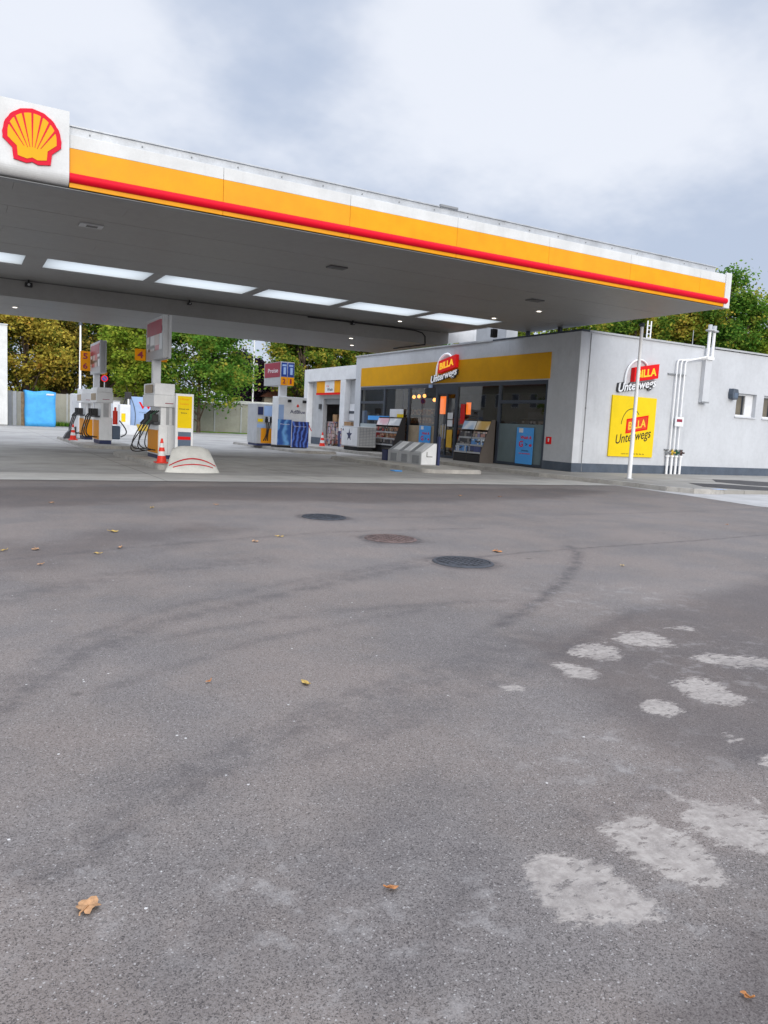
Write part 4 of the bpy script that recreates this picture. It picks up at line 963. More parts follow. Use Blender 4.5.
def small_pump(x0, x1, y0, y1, h, label, extinguisher=False):
    r = thing('fuel_pump', label, 'fuel pump', ((x0 + x1) / 2, (y0 + y1) / 2, .12), 'fuel pumps')
    M().box(x0 + .02, x1 - .02, y0 + .02, y1 - .02, .12, .26).build('base', 'navy', r)
    M().box(x0, x1, y0, y1, .26, 1.08, .012).build('cabinet', 'pumpwhite', r)
    M().box(x0 - .01, x0 - .001, y0 + .06, y1 - .06, .28, .98).build('orange_panel', 'orange', r)
    M().box(x0 + .06, x1 - .04, y0 + .05, y1 - .05, 1.08, 1.62).build('pillar', 'pumpwhite', r)
    M().box(x0 + .15, x1 - .12, y0 + .042, y0 + .049, 1.1, 1.6).build('pillar_groove', 'lightgrey', r)
    M().box(x0 - .10, x1 + .02, y0 - .03, y1 + .03, 1.62, 2.0, .012).build('head', 'pumpwhite', r)
    M().box(x0 - .08, x1 - .0, y0, y1, 2.002, h, .012).build('head_top', 'pumpwhite', r)
    M().box(x0 - .11, x0 - .101, y0 + .15, y1 - .15, 1.7, 1.95).build('display', 'tan', r)
    M().box((x0 + x1) / 2 - .12, (x0 + x1) / 2 + .12, y0 - .033, y0 - .0305, 1.73, 1.75).build('small_print', 'maroon', r)
    M().box(x0 - .14, x0 + .04, y0 + .12, y1 - .12, 1.08, 1.14).build('nozzle_boot', 'darkgrey', r)
    for i in range(3):
        yy = y0 + .18 + i * (y1 - y0 - .36) / 2
        M().box(x0 - .2, x0 - .02, yy - .04, yy + .04, 1.14, 1.4, .012).cyl((x0 - .2, yy, 1.2), (x0 - .32, yy, 1.06), .025).build('nozzle', 'black', r)
        M().tube(curve((x0 - .28, yy, 1.08), (x0 - .04, yy + .1, .36), .22 + .05 * i, (-.26, -.1, 0)), .024, 8).build('hose', 'black', r)
    if extinguisher:
        M().cyl((x1 + .10, y0 - .02, .85), (x1 + .10, y0 - .02, 1.35), .085).cyl((x1 + .10, y0 - .02, 1.35), (x1 + .10, y0 - .02, 1.48), .04).build('red_nozzle', 'conered', r)
        M().box(x1 + .01, x1 + .3, y0 + .05, y0 + .5, .3, .8, .04).build('hose_reel', 'bluegrey', r)
        M().tube(curve((x1 + .25, y0, 1.0), (x1 + .3, y0, .4), .1, (.22, -.05, 0)), .022, 8).build('side_hose', 'darkgrey', r)
    return r
a = on_ground(103, 444, .12)
xb = on_y(99, 440, 29.6)[0]; xb2 = on_y(112, 440, 29.6)[0]
small_pump(xb, xb2, 29.6, 31.0, on_y(103, 387.5, 29.6)[2], 'white fuel pump with red nozzle holder, nearer one on the farther island', True)
xa = on_y(84, 430, 33.6)[0]; xa2 = on_y(93.5, 430, 33.6)[0]
small_pump(xa, xa2, 33.6, 35.0, on_y(88, 389, 33.6)[2], 'white fuel pump with orange front, farthest one on the left islands')
xa_ = xa; M().box(xa + .02, xa2 - .02, 33.585, 33.598, .28, .95).build('orange_front', 'orange', [o for o in COL.objects if o.get('label', '').endswith('farthest one on the left islands')][0])
# small grey service unit beside the pump
tag(M().box(on_y(72, 400, 35.5)[0], on_y(79, 400, 35.5)[0], 35.5, 36.2, .12, 2.0, .03).build('service_unit', 'white'), 'narrow white service cabinet at the left end of the farther island', 'cabinet')

# price signs on poles
def price_pole(x, y0, y1, z0, z1, label, plates, post_y):
    r = thing('price_pole', label, 'sign', (x, post_y, .12), 'price signs over the pumps')
    M().box(x - .11, x + .11, post_y - .10, post_y + .10, .12, z0).build('post', 'white', r)
    M().box(x - .13, x - .02, y0, y1, z0, z1, .008).box(x + .02, x + .10, y0, y1, z0, z1, .008).box(x - .02, x + .02, y0 + .03, y1 - .03, z0 + .03, z1 - .03).build('sign_box', 'lightgrey', r)
    M().box(x - .138, x - .131, y0 + .12, y1 - .14, z0 + .25, z1 - .08).build('picture', 'picture', r)
    M().box(x - .142, x - .139, y0 + .14, y1 - .16, z1 - .48, z1 - .1).build('headline', 'maroon', r)
    for (xa_, xb_, yy, za, zb, num) in plates:
        p_ = M().box(xa_, xb_, yy, yy + .03, za, zb, .003).build('number_plate', 'orange', r)
        for j, n_ in enumerate(num):
            M().text(n_, ((xa_ + xb_) / 2, yy - .0005, zb - (zb - za) * (j + .5) / len(num)), UX, UZ, NY, height=(zb - za) / len(num) * .6, width=.17, depth=.004, bold=.03).build('number', 'maroon', p_)
    return r
price_pole(5.06, 21.6, 23.75, 2.84, 4.0, 'tall price sign with an orange plate reading 4 above the pump', [(4.62, 4.93, 23.8, 2.86, 3.20, ['4']), (5.18, 5.42, 23.2, 2.83, 2.95, [])], 22.95)
xx = on_y(104, 350, 30.2)[0]
price_pole(xx, 30.2, 32.6, 2.72, 3.90, 'tall price sign with two stacked orange plates over the farther pumps', [(xx - .50, xx - .13, 32.62, 2.86, 3.62, ['5', '6']), (xx + .12, xx + .35, 31.6, 2.71, 2.83, [])], 31.9)
# price sign and pumps on the right hand island
r = thing('price_pole', 'tall price sign with blue panels and orange plates reading 2 and 1', 'sign', (13.4, 33.9, .12), 'price signs over the pumps')
X0, X1, X2 = on_y(281, 372, 33.4)[0], on_y(287.6, 372, 33.4)[0], on_y(294.5, 372, 33.4)[0]
zt, zm, zb = 3.98, 3.29, 2.92
M().box((X0 + X1) / 2 - .05, (X0 + X1) / 2 + .3, 33.75, 33.95, .12, zb + .1).build('post', 'white', r)
M().box(X0, X2, 33.42, 35.6, zb, zt, .008).build('sign_box', 'lightgrey', r)
for a, b in ((X0, X1), (X1, X2)):
    M().box(a + .02, b - .02, 33.405, 33.418, zm + .02, zt - .04).build('blue_panel', 'royal', r)
    M().box((a + b) / 2 - .04, (a + b) / 2 + .08, 33.400, 33.404, zm + .12, zt - .25).box((a + b) / 2 - .10, (a + b) / 2 + .10, 33.400, 33.404, zt - .2, zt - .12).build('panel_print', 'palebluesheet', r)
for (a, b), n_ in (((X0, X1), '2'), ((X1, X2), '1')):
    p_ = M().box(a + .01, b - .01, 33.40, 33.418, zb, zm).build('number_plate', 'orange', r)
    M().text(n_, ((a + b) / 2, 33.3995, (zb + zm) / 2), UX, UZ, NY, height=.22, width=.14 if n_ == '2' else .08, depth=.004, bold=.03).build('number', 'maroon', p_)
M().box(X0 - .012, X0 - .001, 33.5, 35.5, zm, zt - .02).build('red_panel', 'maroon', r)
M().text('Preise', (X0 - .0125, 34.4, 3.6), NY, UZ, NX, width=1.3, height=.2, depth=.004).build('panel_print', 'textwhite', r)
# pump with hoses (2) and the blue AdBlue tower
YA = 31.9
ax0, axm, ax1 = on_y(277, 446, YA)[0], on_y(291, 446, YA)[0], on_y(308, 446, YA)[0]
ab = thing('additive_pump', 'white pump tower with two blue picture posters at its foot', 'fuel pump', ((ax0 + ax1) / 2, YA + .4, .12))
M().box(ax0, ax1 - .05, YA + .02, YA + .8, .12, .22).build('base', 'black', ab)
M().box(ax0 + .02, ax1 - .12, YA + .06, YA + .8, .22, 2.36, .015).build('tower', 'pumpwhite', ab)
M().text('AdBlue', ((ax0 + ax1) / 2 + .2, YA + .0595, 1.72), UX, UZ, NY, width=.72, height=.15, depth=.006, bold=.01).build('lettering', 'navy', ab)
M().prism([(0, -.07), (.07, 0), (0, .09), (-.07, 0)], ((ax0 + ax1) / 2 + .2, YA + .0595, 1.98), UX, UZ, NY, .006).build('drop_mark', 'conered', ab)
M().box(ax0 + .45, ax0 + .6, YA - .02, YA + .06, 2.12, 2.24).box(ax1 - .32, ax1 - .16, YA - .02, YA + .06, 2.12, 2.24).build('spot', 'black', ab)
M().box(ax0 + .04, ax0 + .28, YA + .045, YA + .059, 1.35, 2.0).build('blue_print', 'palebluesheet', ab)
M().box(ax0, axm - .015, YA - .012, YA + .015, .24, 1.36).build('poster_panel', 'poster_a', ab, 'pale blue picture poster')
M().box(axm + .015, ax1, YA - .012, YA + .015, .16, 1.30).build('poster_panel', 'poster_b', ab, 'navy blue picture poster')
M().box(axm - .013, axm + .013, YA - .008, YA + .012, .16, 1.34).build('poster_divider', 'white', ab)
M().text('Scheibenreiniger', ((axm + ax1) / 2, YA - .0125, 1.08), UX, UZ, NY, width=.6, height=.05, depth=.003).text('Premium', ((ax0 + axm) / 2, YA - .0125, 1.16), UX, UZ, NY, width=.42, height=.06, depth=.003).build('poster_lettering', 'textwhite', ab)
M().box(ax1 - .10, ax1 - .01, YA + .08, YA + .2, .7, 1.3).cyl((ax1 - .04, YA + .1, 1.3), (ax1 + .14, YA, .9), .02).build('nozzle', 'conered', ab)
YP = 33.5
bx0, bx1 = on_y(256, 440, YP)[0], on_y(275, 440, YP)[0]
pp = thing('fuel_pump', 'fuel pump with dark display and orange foot beside the blue posters', 'fuel pump', ((bx0 + bx1) / 2, YP + .5, .12), 'fuel pumps')
M().box(bx0 + .03, bx1 - .03, YP + .03, YP + 1.2, .12, .22).build('base', 'navy', pp)
M().box(bx0, bx1, YP, YP + 1.25, .22, 2.02, .015).build('cabinet', 'lightgrey', pp)
M().box(bx0 + .22, bx1 - .06, YP - .012, YP - .001, .24, .92).build('orange_panel', 'orange', pp)
M().box(bx0 + .05, bx0 + .30, YP - .012, YP - .001, 1.52, 1.88).build('display', 'navy', pp)
M().box(bx0 + .34, bx1 - .05, YP - .012, YP - .001, 1.48, 1.94).build('info_panel', 'palebluesheet', pp)
M().box(bx0 + .05, bx0 + .30, YP - .013, YP - .001, 1.2, 1.34).build('yellow_label', 'yellowsign', pp)
M().box(bx0 + .02, bx0 + .42, YP - .013, YP - .001, .94, 1.10).build('white_label', 'palebluesheet', pp)
M().box(bx0 + .40, bx1 - .14, YP - .10, YP - .001, 1.18, 1.36).build('nozzle_boot', 'black', pp)
for i in range(3):
    xx_ = bx0 + .44 + i * .1
    M().box(xx_ - .03, xx_ + .03, YP - .16, YP - .02, 1.2, 1.44, .01).build('nozzle', 'white' if i == 1 else 'black', pp)
    M().tube(curve((xx_, YP - .12, 1.2), (xx_ - .1, YP - .05, .36), .08, (-.06 * i, -.18, 0)), .022, 8).build('hose', 'black', pp)

# yellow totem board by the front pump
YT = 20.0
tx0, tx1 = on_y(175.5, 420, YT)[0], on_y(193.5, 420, YT)[0]
to = thing('info_board', 'narrow white upright board with yellow poster beside the pump', 'sign', ((tx0 + tx1) / 2, YT, .12))
M().box(tx0, tx1, YT, YT + .12, .12, 1.86, .012).build('board', 'pumpwhite', to)
M().box(tx0 + .05, tx1 - .05, YT - .008, YT - .001, .98, 1.80).build('poster', 'yellowsign', to)
M().box(tx0 + .07, tx1 - .06, YT - .008, YT - .001, .30, .88).build('lower_panel', 'bluegrey', to)
M().box(tx0 + .06, tx1 - .07, YT - .012, YT - .0085, .68, .76).build('red_stripe', 'redsign', to)
tm = lambda b, z, w_, h_, mt: M().text(b, ((tx0 + tx1) / 2 - .02, YT - .0085, z), UX, UZ, NY, width=w_, height=h_, depth=.003, bold=.01).build('lettering', mt, to)
tm('V-Power', 1.72, .26, .05, 'orange'); tm('Tanken', 1.60, .24, .05, 'orange'); tm('Diesel mit', 1.47, .26, .035, 'textblack'); tm('Extra', 1.37, .15, .035, 'textblack')

# sloping concrete end block with two red arcs
bl = thing('end_block', 'sloping pale concrete end block with two curved red stripes', 'bollard', (4.72, 17.9, 0))
def block():
    # rounded wedge: wide low front, narrower raised top at the back
    bm = bmesh.new(); rows = []
    nU, nV = 24, 14
    for j in range(nV + 1):
        v = j / nV
        row = []
        for i in range(nU + 1):
            u = i / nU * 2 - 1
            # front edge bows forward
            yb = 17.42 + .16 * (u * u); zt_ = .66 - .03 * abs(u) ** 3
            y = yb + (18.35 - yb) * v
            hw = .60 - .23 * v
            vv = min(1.0, v / .82); z = .07 * min(1, v * 12 + .1) + (zt_ - .07) * (vv - .12 * vv ** 6)
            edge = (1 - abs(u) ** 7)
            x = 4.74 + .12 * v + u * hw
            row.append(bm.verts.new((x, y, max(0.0, z * (edge * .14 + .86) if abs(u) < .999 else z * .95))))
        rows.append(row)
    for j in range(nV):
        for i in range(nU): bm.faces.new((rows[j][i], rows[j][i + 1], rows[j + 1][i + 1], rows[j + 1][i]))
    # sides, back and underside
    fr = [bm.verts.new((v.co.x, v.co.y, 0)) for v in rows[0]]
    bk = [bm.verts.new((v.co.x, v.co.y + .12, 0)) for v in rows[-1]]
    for i in range(nU):
        bm.faces.new((fr[i], fr[i + 1], rows[0][i + 1], rows[0][i])); bm.faces.new((rows[-1][i], rows[-1][i + 1], bk[i + 1], bk[i]))
    for s_ in (0, nU):
        cols = [rows[j][s_] for j in range(nV + 1)]
        low = [bm.verts.new((c.co.x + (.06 if s_ else -.06), c.co.y, 0)) for c in cols]
        for j in range(nV): bm.faces.new((cols[j], cols[j + 1], low[j + 1], low[j]))
    P = [[v.co.copy() for v in r_] for r_ in rows]
    m_ = M(); m_.bm(bm, True); m_.build('concrete', 'block', bl)
    def surf(u, v):
        fi = (u + 1) / 2 * nU; fj = v * nV; i = min(int(fi), nU - 1); j = min(int(fj), nV - 1); a = fi - i; b = fj - j
        return (P[j][i] * (1 - a) + P[j][i + 1] * a) * (1 - b) + (P[j + 1][i] * (1 - a) + P[j + 1][i + 1] * a) * b
    for v0, dv, um, th in ((.17, .09, .80, .015), (.34, .20, .95, .020)):
        mm = M(); N = 40; vs = []
        for i in range(N + 1):
            u = -um + 2 * um * i / N; vc = v0 - dv * (u / um) ** 2
            a = surf(u, vc - th); b = surf(u, vc + th); q = surf(u, min(1, vc + .03)) - surf(u, vc - .03)
            nn = Vector((0, -q.z, q.y)).normalized() * .006
            if nn.z < 0: nn = -nn
            vs += [a + nn, b + nn]
        mm.add(vs, [(2 * i, 2 * i + 2, 2 * i + 3, 2 * i + 1) for i in range(N)], True); mm.build('red_stripe', pm('crimson_stripe_paint', (.50, .012, .022), .6, spec=.15, vary=.2, scale=12), bl)
block()

# traffic cones
def cone(h, label, loc):
    r = thing('traffic_cone', label, 'cone', loc, 'traffic cones'); s = h / .75
    c = loc
    prof = lambda a, b: [((.150 - .122 * t) * s, (.04 + .71 * t) * s) for t in np.linspace(a, b, 5)]
    M().box(c[0] - .2 * s, c[0] + .2 * s, c[1] - .2 * s, c[1] + .2 * s, c[2], c[2] + .04 * s, .01).build('foot', 'conered', r)
    for a, b, mt, nm in ((0, .26, 'conered', 'body'), (.26, .45, 'conewhite', 'white_band'), (.45, .62, 'conered', 'body'), (.62, .80, 'conewhite', 'white_band'), (.80, 1, 'conered', 'body')):
        pr = prof(a, b)
        if b == 1: pr.append((0, pr[-1][1]))
        M().lathe(pr, c, 20).build(nm, mt, r)
    return r
p = on_ground(161.5, 463, .12); cone(.60, 'red and white traffic cone in front of the pump with black hoses', (p[0], p[1], .12))
p = on_ground(73, 440, .12); cone(.62, 'red and white traffic cone at the left end of the farther island', (p[0], p[1], .12))
p = on_ground(322, 447.5, .006); cone(.80, 'red and white traffic cone in front of the stacked goods by the garage', (p[0], p[1], .006))
# dark ramp board next to the far cone
p = on_y(66, 440, 34.0)
tag(M().prism([(0, 0), (.12, .22), (.32, .42), (.5, .5), (.5, 0)], (p[0] - .1, p[1], .12), UX, UZ, UY, .4).build('end_hump', 'darkgrey'), 'dark curved end hump of the farther pump island', 'bollard')

# ================================================================ GARAGE beyond the shop
GX = 18.6
gar = thing('wash_building', 'white wash hall with orange and white sign over its open door', 'building', (GX + 3, 41.5, 0))
gy0, gy1 = 37.6, 44.0
o0, o1 = on_x(337, 420, GX)[1], on_x(318, 420, GX)[1]
GT = 4.45
M().box(GX + .35, GX + .6, 37.0, o0 - .15, .0, 3.7).box(GX + .35, GX + .6, o1 + .1, gy1 - .55, 0, 3.85).box(GX + .35, GX + .6, o0 - .15, o1 + .1, 2.72, 3.9).build('front_wall', 'lightgrey', gar)
M().box(GX, GX + .4, 36.2, gy1, 3.72, GT, .01).box(GX, GX + .4, gy1 - .55, gy1, 0, 3.72, .01).box(GX, GX + .4, o0 - .85, o0 - .25, .0, 3.72, .01).build('portal_frame', 'white', gar)
M().box(GX - .01, GX + .41, o0 - .86, o0 - .24, 0, .9).build('dark_foot', 'navy', gar)
M().box(GX + .34, GX + .352, o1 + .1, gy1 - .56, 0, .42).build('plinth', 'plinth', gar)
M().box(GX + .6, 26, gy1 - .2, gy1 - .0, 0, GT - .1).box(25.8, 26, 36.2, gy1 - .2, 0, GT - .1).box(GX + .6, 25.8, 36.2, 36.4, 0, GT - .1).box(GX + .4, 26, 36.2, gy1, GT - .12, GT - .02).build('shell_wall', 'lightgrey', gar)
sgn = M().box(GX + .12, GX + .2, o0 - .05, o1 + .65, 2.98, 3.70).build('sign_panel', 'yellow', gar)
w_ = (o1 + .65) - (o0 - .05)
M().box(GX + .108, GX + .118, o0 + .24 * w_, o0 + .62 * w_, 2.98, 3.70).build('white_field', 'white', sgn)
M().box(GX + .10, GX + .107, o0 - .05, o1 + .65, 2.92, 3.04).build('red_strip', 'redsign', sgn)
M().text('Car', (GX + .1075, o0 + .50 * w_, 3.42), NY, UZ, NX, width=.36, height=.13, depth=.004).build('lettering', 'redsign', sgn)
M().text('Wash', (GX + .1075, o0 + .41 * w_, 3.22), NY, UZ, NX, width=.75, height=.16, depth=.004, bold=.01).build('lettering', 'textblack', sgn)
dd = M().box(GX + .5, GX + .56, o0 - .15, o1 + .1, 2.4, 2.72).build('door', 'midgrey', gar)
M().box(GX + .25, GX + .34, o1 + .3, o1 + .55, 2.1, 2.4).build('wall_light', 'darkgrey', gar)
M().box(GX + 2.4, GX + 2.5, o0 - 1, o1 + 1, .0, 3.0).build('inner_wall', 'interior', gar)
# window strip right of the portal
wn = M().box(GX + .30, GX + .348, 36.5, o0 - .9, 1.5, 2.4).build('window', 'white', gar)
M().box(GX + .28, GX + .298, 36.5, o0 - .9, 1.88, 2.02).box(GX + .28, GX + .298, 37.35, 37.5, 1.3, 2.4).build('window_bar', 'frame', wn)
# stacked goods in the opening
def carton(x, y, z, dx, dy, dz, mt, label, name='carton', cat='box'):
    return tag(M().box(x - dx / 2, x + dx / 2, y - dy / 2, y + dy / 2, z, z + dz, .012).build(name, mt), label, cat, 'goods stacked by the garage door')
om = (o0 + o1) / 2
def pallet(x, y, label):
    r = thing('pallet', label, 'pallet', (x, y, .006), 'goods stacked by the garage door')
    mm = M()
    for k in range(5): mm.box(x - .42 + k * .18, x - .30 + k * .18, y - .58, y + .58, .12, .145)
    for k in (-.5, 0, .5): mm.box(x - .42, x + .42, y + k - .05, y + k + .05, .03, .12)
    mm.build('boards', 'wood', r)
pallet(GX + .95, om - .62, 'wooden pallet under wrapped packets in the right half of the garage opening')
pallet(GX + .95, om + .62, 'wooden pallet under wrapped bottles in the left half of the garage opening')
carton(GX + .95, om - .62, .146, .8, 1.1, .95, 'goods_mixed', 'shrink wrapped block of coloured packets in the garage opening, right', 'wrapped_block', 'goods')
carton(GX + .95, om + .62, .146, .8, 1.1, 1.25, 'goods_wrap', 'shrink wrapped block of pinkish bottles in the garage opening, left', 'wrapped_block', 'goods')
carton(GX + .95, om - .30, 1.097, .55, .5, .50, 'cardboard', 'brown cardboard carton on top of the coloured packets')
carton(GX + .95, om - .86, 1.097, .5, .5, .62, 'cardboard', 'taller brown cardboard carton at the right end of the coloured packets')
carton(GX + .95, om + .50, 1.397, .5, .55, .42, 'cardboard', 'brown cardboard carton on the pinkish bottles')
carton(GX + .15, om + .25, .006, .5, .9, .40, 'goods_wrap', 'low crate of bottles standing in front of the garage pallets', 'wrapped_block', 'goods')
carton(GX - .1, 37.2, .006, .6, 1.2, 1.05, 'goods_mixed', 'tall stack of wrapped packets between shop and garage', 'wrapped_block', 'goods')
carton(GX - .05, 37.2, 1.06, .5, .8, .36, 'cardboard', 'brown carton on the tall stack between shop and garage')

# ================================================================ BACKGROUND
# fence wall
fw = thing('boundary_wall', 'long beige panel wall at the back of the forecourt', 'wall', (20, 66.4, 0))
mm = M()
for x in np.arange(0.5, 46, 2.4): mm.box(x + .012, x + 2.4 - .012, 66.4, 66.52, 0.02, 2.52)
mm.build('panel', 'fence', fw)
mm = M()
for x in np.arange(0.5, 47, 2.4): mm.box(x - .06, x + .06, 66.34, 66.399, 0, 2.56)
mm.build('post', 'lightgrey', fw)
M().box(20.8, 46, 66.3, 66.6, 2.57, 2.86).build('coping', 'fencecap', fw)
# blue tarpaulin covered crate
tp = thing('covered_crate', 'bright blue tarpaulin box standing before the beige wall', 'box', (5.2, 61, 0))
def tarp():
    bm = bmesh.new(); bmesh.ops.create_cube(bm, size=1)
    bmesh.ops.subdivide_edges(bm, edges=bm.edges[:], cuts=7, use_grid_fill=True)
    rs = random.Random(4)
    for v in bm.verts:
        x, y, z = v.co
        w = .03 * math.sin(9 * z + 7 * x) + .02 * math.sin(13 * y + 5 * x)
        v.co = (5.2 + x * (2.0 + w) + .02 * rs.random(), 60.9 + y * 1.4 + w * (.5 if abs(y) > .4 else 0), (z + .5) * (2.50 + .05 * math.sin(8 * x)) + .01)
    m_ = M(); m_.bm(bm, True); m_.build('tarpaulin', 'bluetarp', tp)
    M().box(5.6, 6.1, 60.16, 60.18, 2.25, 2.36).build('label_strip', 'conewhite', tp)
tarp()
# leaning boards beside it
xs_ = [on_y(px, 410, 61.0)[0] for px in (10, 14.5, 19, 22.5)]
for i, x in enumerate(xs_):
    L = ['grey upright board, leftmost beside the white slab building', 'pale upright board, second from the white slab building', 'grey brown upright board, third from the white slab building', 'narrow brown upright board touching the blue tarpaulin box'][i]
    tag(M().add([(x - .13, 60.9, 0), (x + .13, 60.9, 0), (x + .13, 60.95, 0), (x - .13, 60.95, 0), (x - .11, 61.15, 2.45 - .05 * i), (x + .13, 61.15, 2.45), (x + .13, 61.2, 2.45), (x - .11, 61.2, 2.45 - .05 * i)],
        [(0, 3, 2, 1), (4, 5, 6, 7), (0, 1, 5, 4), (1, 2, 6, 5), (2, 3, 7, 6), (3, 0, 4, 7)]).build('board', ('midgrey', 'lightgrey', 'fence', 'wood')[i]), L, 'board', 'boards by the blue box')
# white slab building at the left edge
wb = thing('white_building', 'tall plain white metal clad hall at the left edge', 'building', (-2, 60, 0))
xr_ = on_y(7.5, 400, 57.5)[0]; zt_ = on_y(5, 325, 57.5)[2]
mm = M()
for k in range(9): mm.box(xr_ - (k + 1) * 1.0 + .01, xr_ - k * 1.0, 57.5, 57.6, .1, zt_)
mm.build('cladding', 'fasciawhite', wb)
M().box(xr_ - 9, xr_ - .02, 57.6, 66, 0, zt_ - .1).build('body', 'lightgrey', wb)
M().box(xr_ - 9, xr_ + .03, 57.44, 57.62, zt_, zt_ + .08).build('coping', 'flash', wb)

# vacuum station: pale blue panel with red W, white cabinet, hose posts
vs_ = thing('vacuum_station', 'pale blue panel with a red letter W behind the pumps', 'sign', (10.5, 50.2, 0))
vx0 = on_y(131, 400, 50)[0]
M().box(vx0, vx0 + 2.3, 50, 50.25, .25, 2.32, .02).build('panel', 'palebluesheet', vs_)
wx = on_y(143, 405, 50)[0]
M().text('Wash', (wx + .62, 49.9995, 1.80), UX, UZ, NY, width=1.75, height=.42, depth=.01, bold=.03).build('lettering', 'redsign', vs_)
M().text('Waschen und Saugen', (wx + .5, 49.9995, 1.36), UX, UZ, NY, width=1.5, height=.09, depth=.006).build('small_print', 'bluegrey', vs_)
M().box(vx0 + .35, vx0 + 1.7, 49.9, 49.998, .2, .62).build('yellow_foot', 'brass', vs_)
for px, lab in ((128.5, 'black vacuum hose post left of the pale blue panel'), ):
    x = on_y(px, 400, 49)[0]
    r = thing('hose_post', lab, 'post', (x, 49, 0))
    M().cyl((x, 49, 0), (x, 49, 2.5), .06).build('post', 'pipewhite', r)
    M().box(x - .2, x + .16, 48.9, 49.2, 2.15, 2.55, .02).build('hose_head', 'black', r); M().box(x - .16, x + .1, 48.9, 49.1, .9, 1.4, .02).build('holder', 'black', r)
    M().tube(curve((x - .14, 49, 2.2), (x - .1, 49, 1.0), .0, (-.18, 0, 0)), .035, 8).build('hose', 'black', r)
    M().tube(curve((x + .14, 48.95, 2.2), (x + .35, 48.95, .3), .0, (.15, 0, .1)), .03, 8).build('hose', 'bluegrey', r)
vc = thing('vacuum_cabinet', 'white vacuum cabinet with a yellow label behind the pumps', 'cabinet', (8.6, 48.5, 0))
cx0, cx1 = on_y(120, 410, 48)[0], on_y(128, 410, 48)[0]
M().box(cx0, cx1 + .15, 48, 48.7, .02, 1.78, .03).build('body', 'white', vc)
M().box(cx0 + .08, cx0 + .32, 47.985, 47.998, .75, 1.25).build('label', 'yellowsign', vc)
M().prism([(0, 0), (1.1, 0), (.95, .55), (.1, .6)], (cx0 - .1, 47.3, .01), UX, UZ, UY, .6).build('white_foot', 'white', vc)
wc = thing('white_cabinet', 'plain white cabinet left of the vacuum cabinet', 'cabinet', (7.8, 47.5, 0))
c0, c1 = on_y(113, 410, 49.5)[0], on_y(120, 410, 49.5)[0]
M().box(c0, c1, 49.5, 50.3, .02, 1.95, .03).build('body', 'white', wc)
M().box(c0 - .02, c1 + .02, 49.48, 50.32, 1.95, 2.0).build('lid', 'lightgrey', wc)
# lamp posts
def lamp_post(x, y, h, label, head=True):
    r = thing('lamp_post', label, 'lamp post', (x, y, 0), 'thin white lamp posts')
    M().cyl((x, y, 0), (x, y, 1.2), .10, .09, 12).cyl((x, y, 1.2), (x, y, h), .075, .05, 12).build('pole', 'pipewhite', r)
    M().cyl((x, y, h), (x, y, h + .16), .12, .09, 12).build('lamp_head', 'frame' if head else 'lightgrey', r)
    M().cyl((x, y, .0), (x, y, .04), .2).build('foot', 'lightgrey', r)
    return r
q = on_y(80, 395, 50); lamp_post(q[0], 50, on_y(81, 325, 50)[2], 'thin white post with dark cap before the autumn trees at left')
q = on_ground(251.5, 434.5, 0); lp = lamp_post(q[0], q[1], 8.6, 'taller white post with a flood lamp, between the green and autumn trees', False)
zz = on_y(255, 366, q[1])[2]
M().box(q[0] - .30, q[0] + .30, q[1] - .25, q[1] + .1, zz - .1, zz + .2, .03).build('flood_lamp', 'lightgrey', lp)
# round traffic sign behind the pumps
q = on_y(104.5, 378.5, 46)
rs_ = thing('round_sign', 'round blue and red traffic sign on a post behind the farther pumps', 'road sign', (q[0], 46, 0))
M().cyl((q[0], 46.03, 0), (q[0], 46.03, q[2] + .4), .035).build('post', 'steel', rs_)
M().cyl((q[0], 46, q[2]), (q[0], 45.98, q[2]), .19, n=24).build('rim', 'redsign', rs_)
M().cyl((q[0], 45.979, q[2]), (q[0], 45.973, q[2]), .14, n=24).build('face', 'royal', rs_)
M().prism([(-.14, -.015), (.14, -.015), (.14, .015), (-.14, .015)], (q[0], 45.972, q[2]), (.7, 0, -.7), (.7, 0, .7), NY, .004).build('bar', 'redsign', rs_)

# houses: across the street (seen in the shop windows) and behind the trees
def house(x0, x1, y0, y1, h, label):
    r = thing('house', label, 'house', ((x0 + x1) / 2, (y0 + y1) / 2, 0), 'houses around the station')
    M().box(x0, x1, y0, y1, 0, h).build('wall', 'housewall', r)
    xm = (x0 + x1) / 2
    M().prism([(x0 - .5, h), (x1 + .5, h), (xm, h + (x1 - x0) * .38)], (0, y0 - .4, 0), UX, UZ, UY, y1 - y0 + .8).build('roof', 'houseroof', r)
    for z in (1.0, 3.8):
        if z + 1.3 > h: continue
        for y in np.arange(y0 + 1.2, y1 - 1.5, 2.8):
            for s, xx_ in ((1, x1), (-1, x0)):
                w = M().box(xx_ + .002 * s, xx_ + .05 * s, y, y + 1.1, z, z + 1.4).build('window', 'white', r)
                M().box(xx_ + .0505 * s, xx_ + .056 * s, y + .08, y + 1.02, z + .08, z + 1.32).build('pane', 'bluegrey', w)
    return r
house(-22, -12, 34, 52, 6.2, 'cream two storey house across the street to the left')
house(-24, -14, 58, 76, 6.0, 'cream house farther down the street to the left')
house(27, 36, 74, 84, 3.6, 'low cream house behind the back wall')

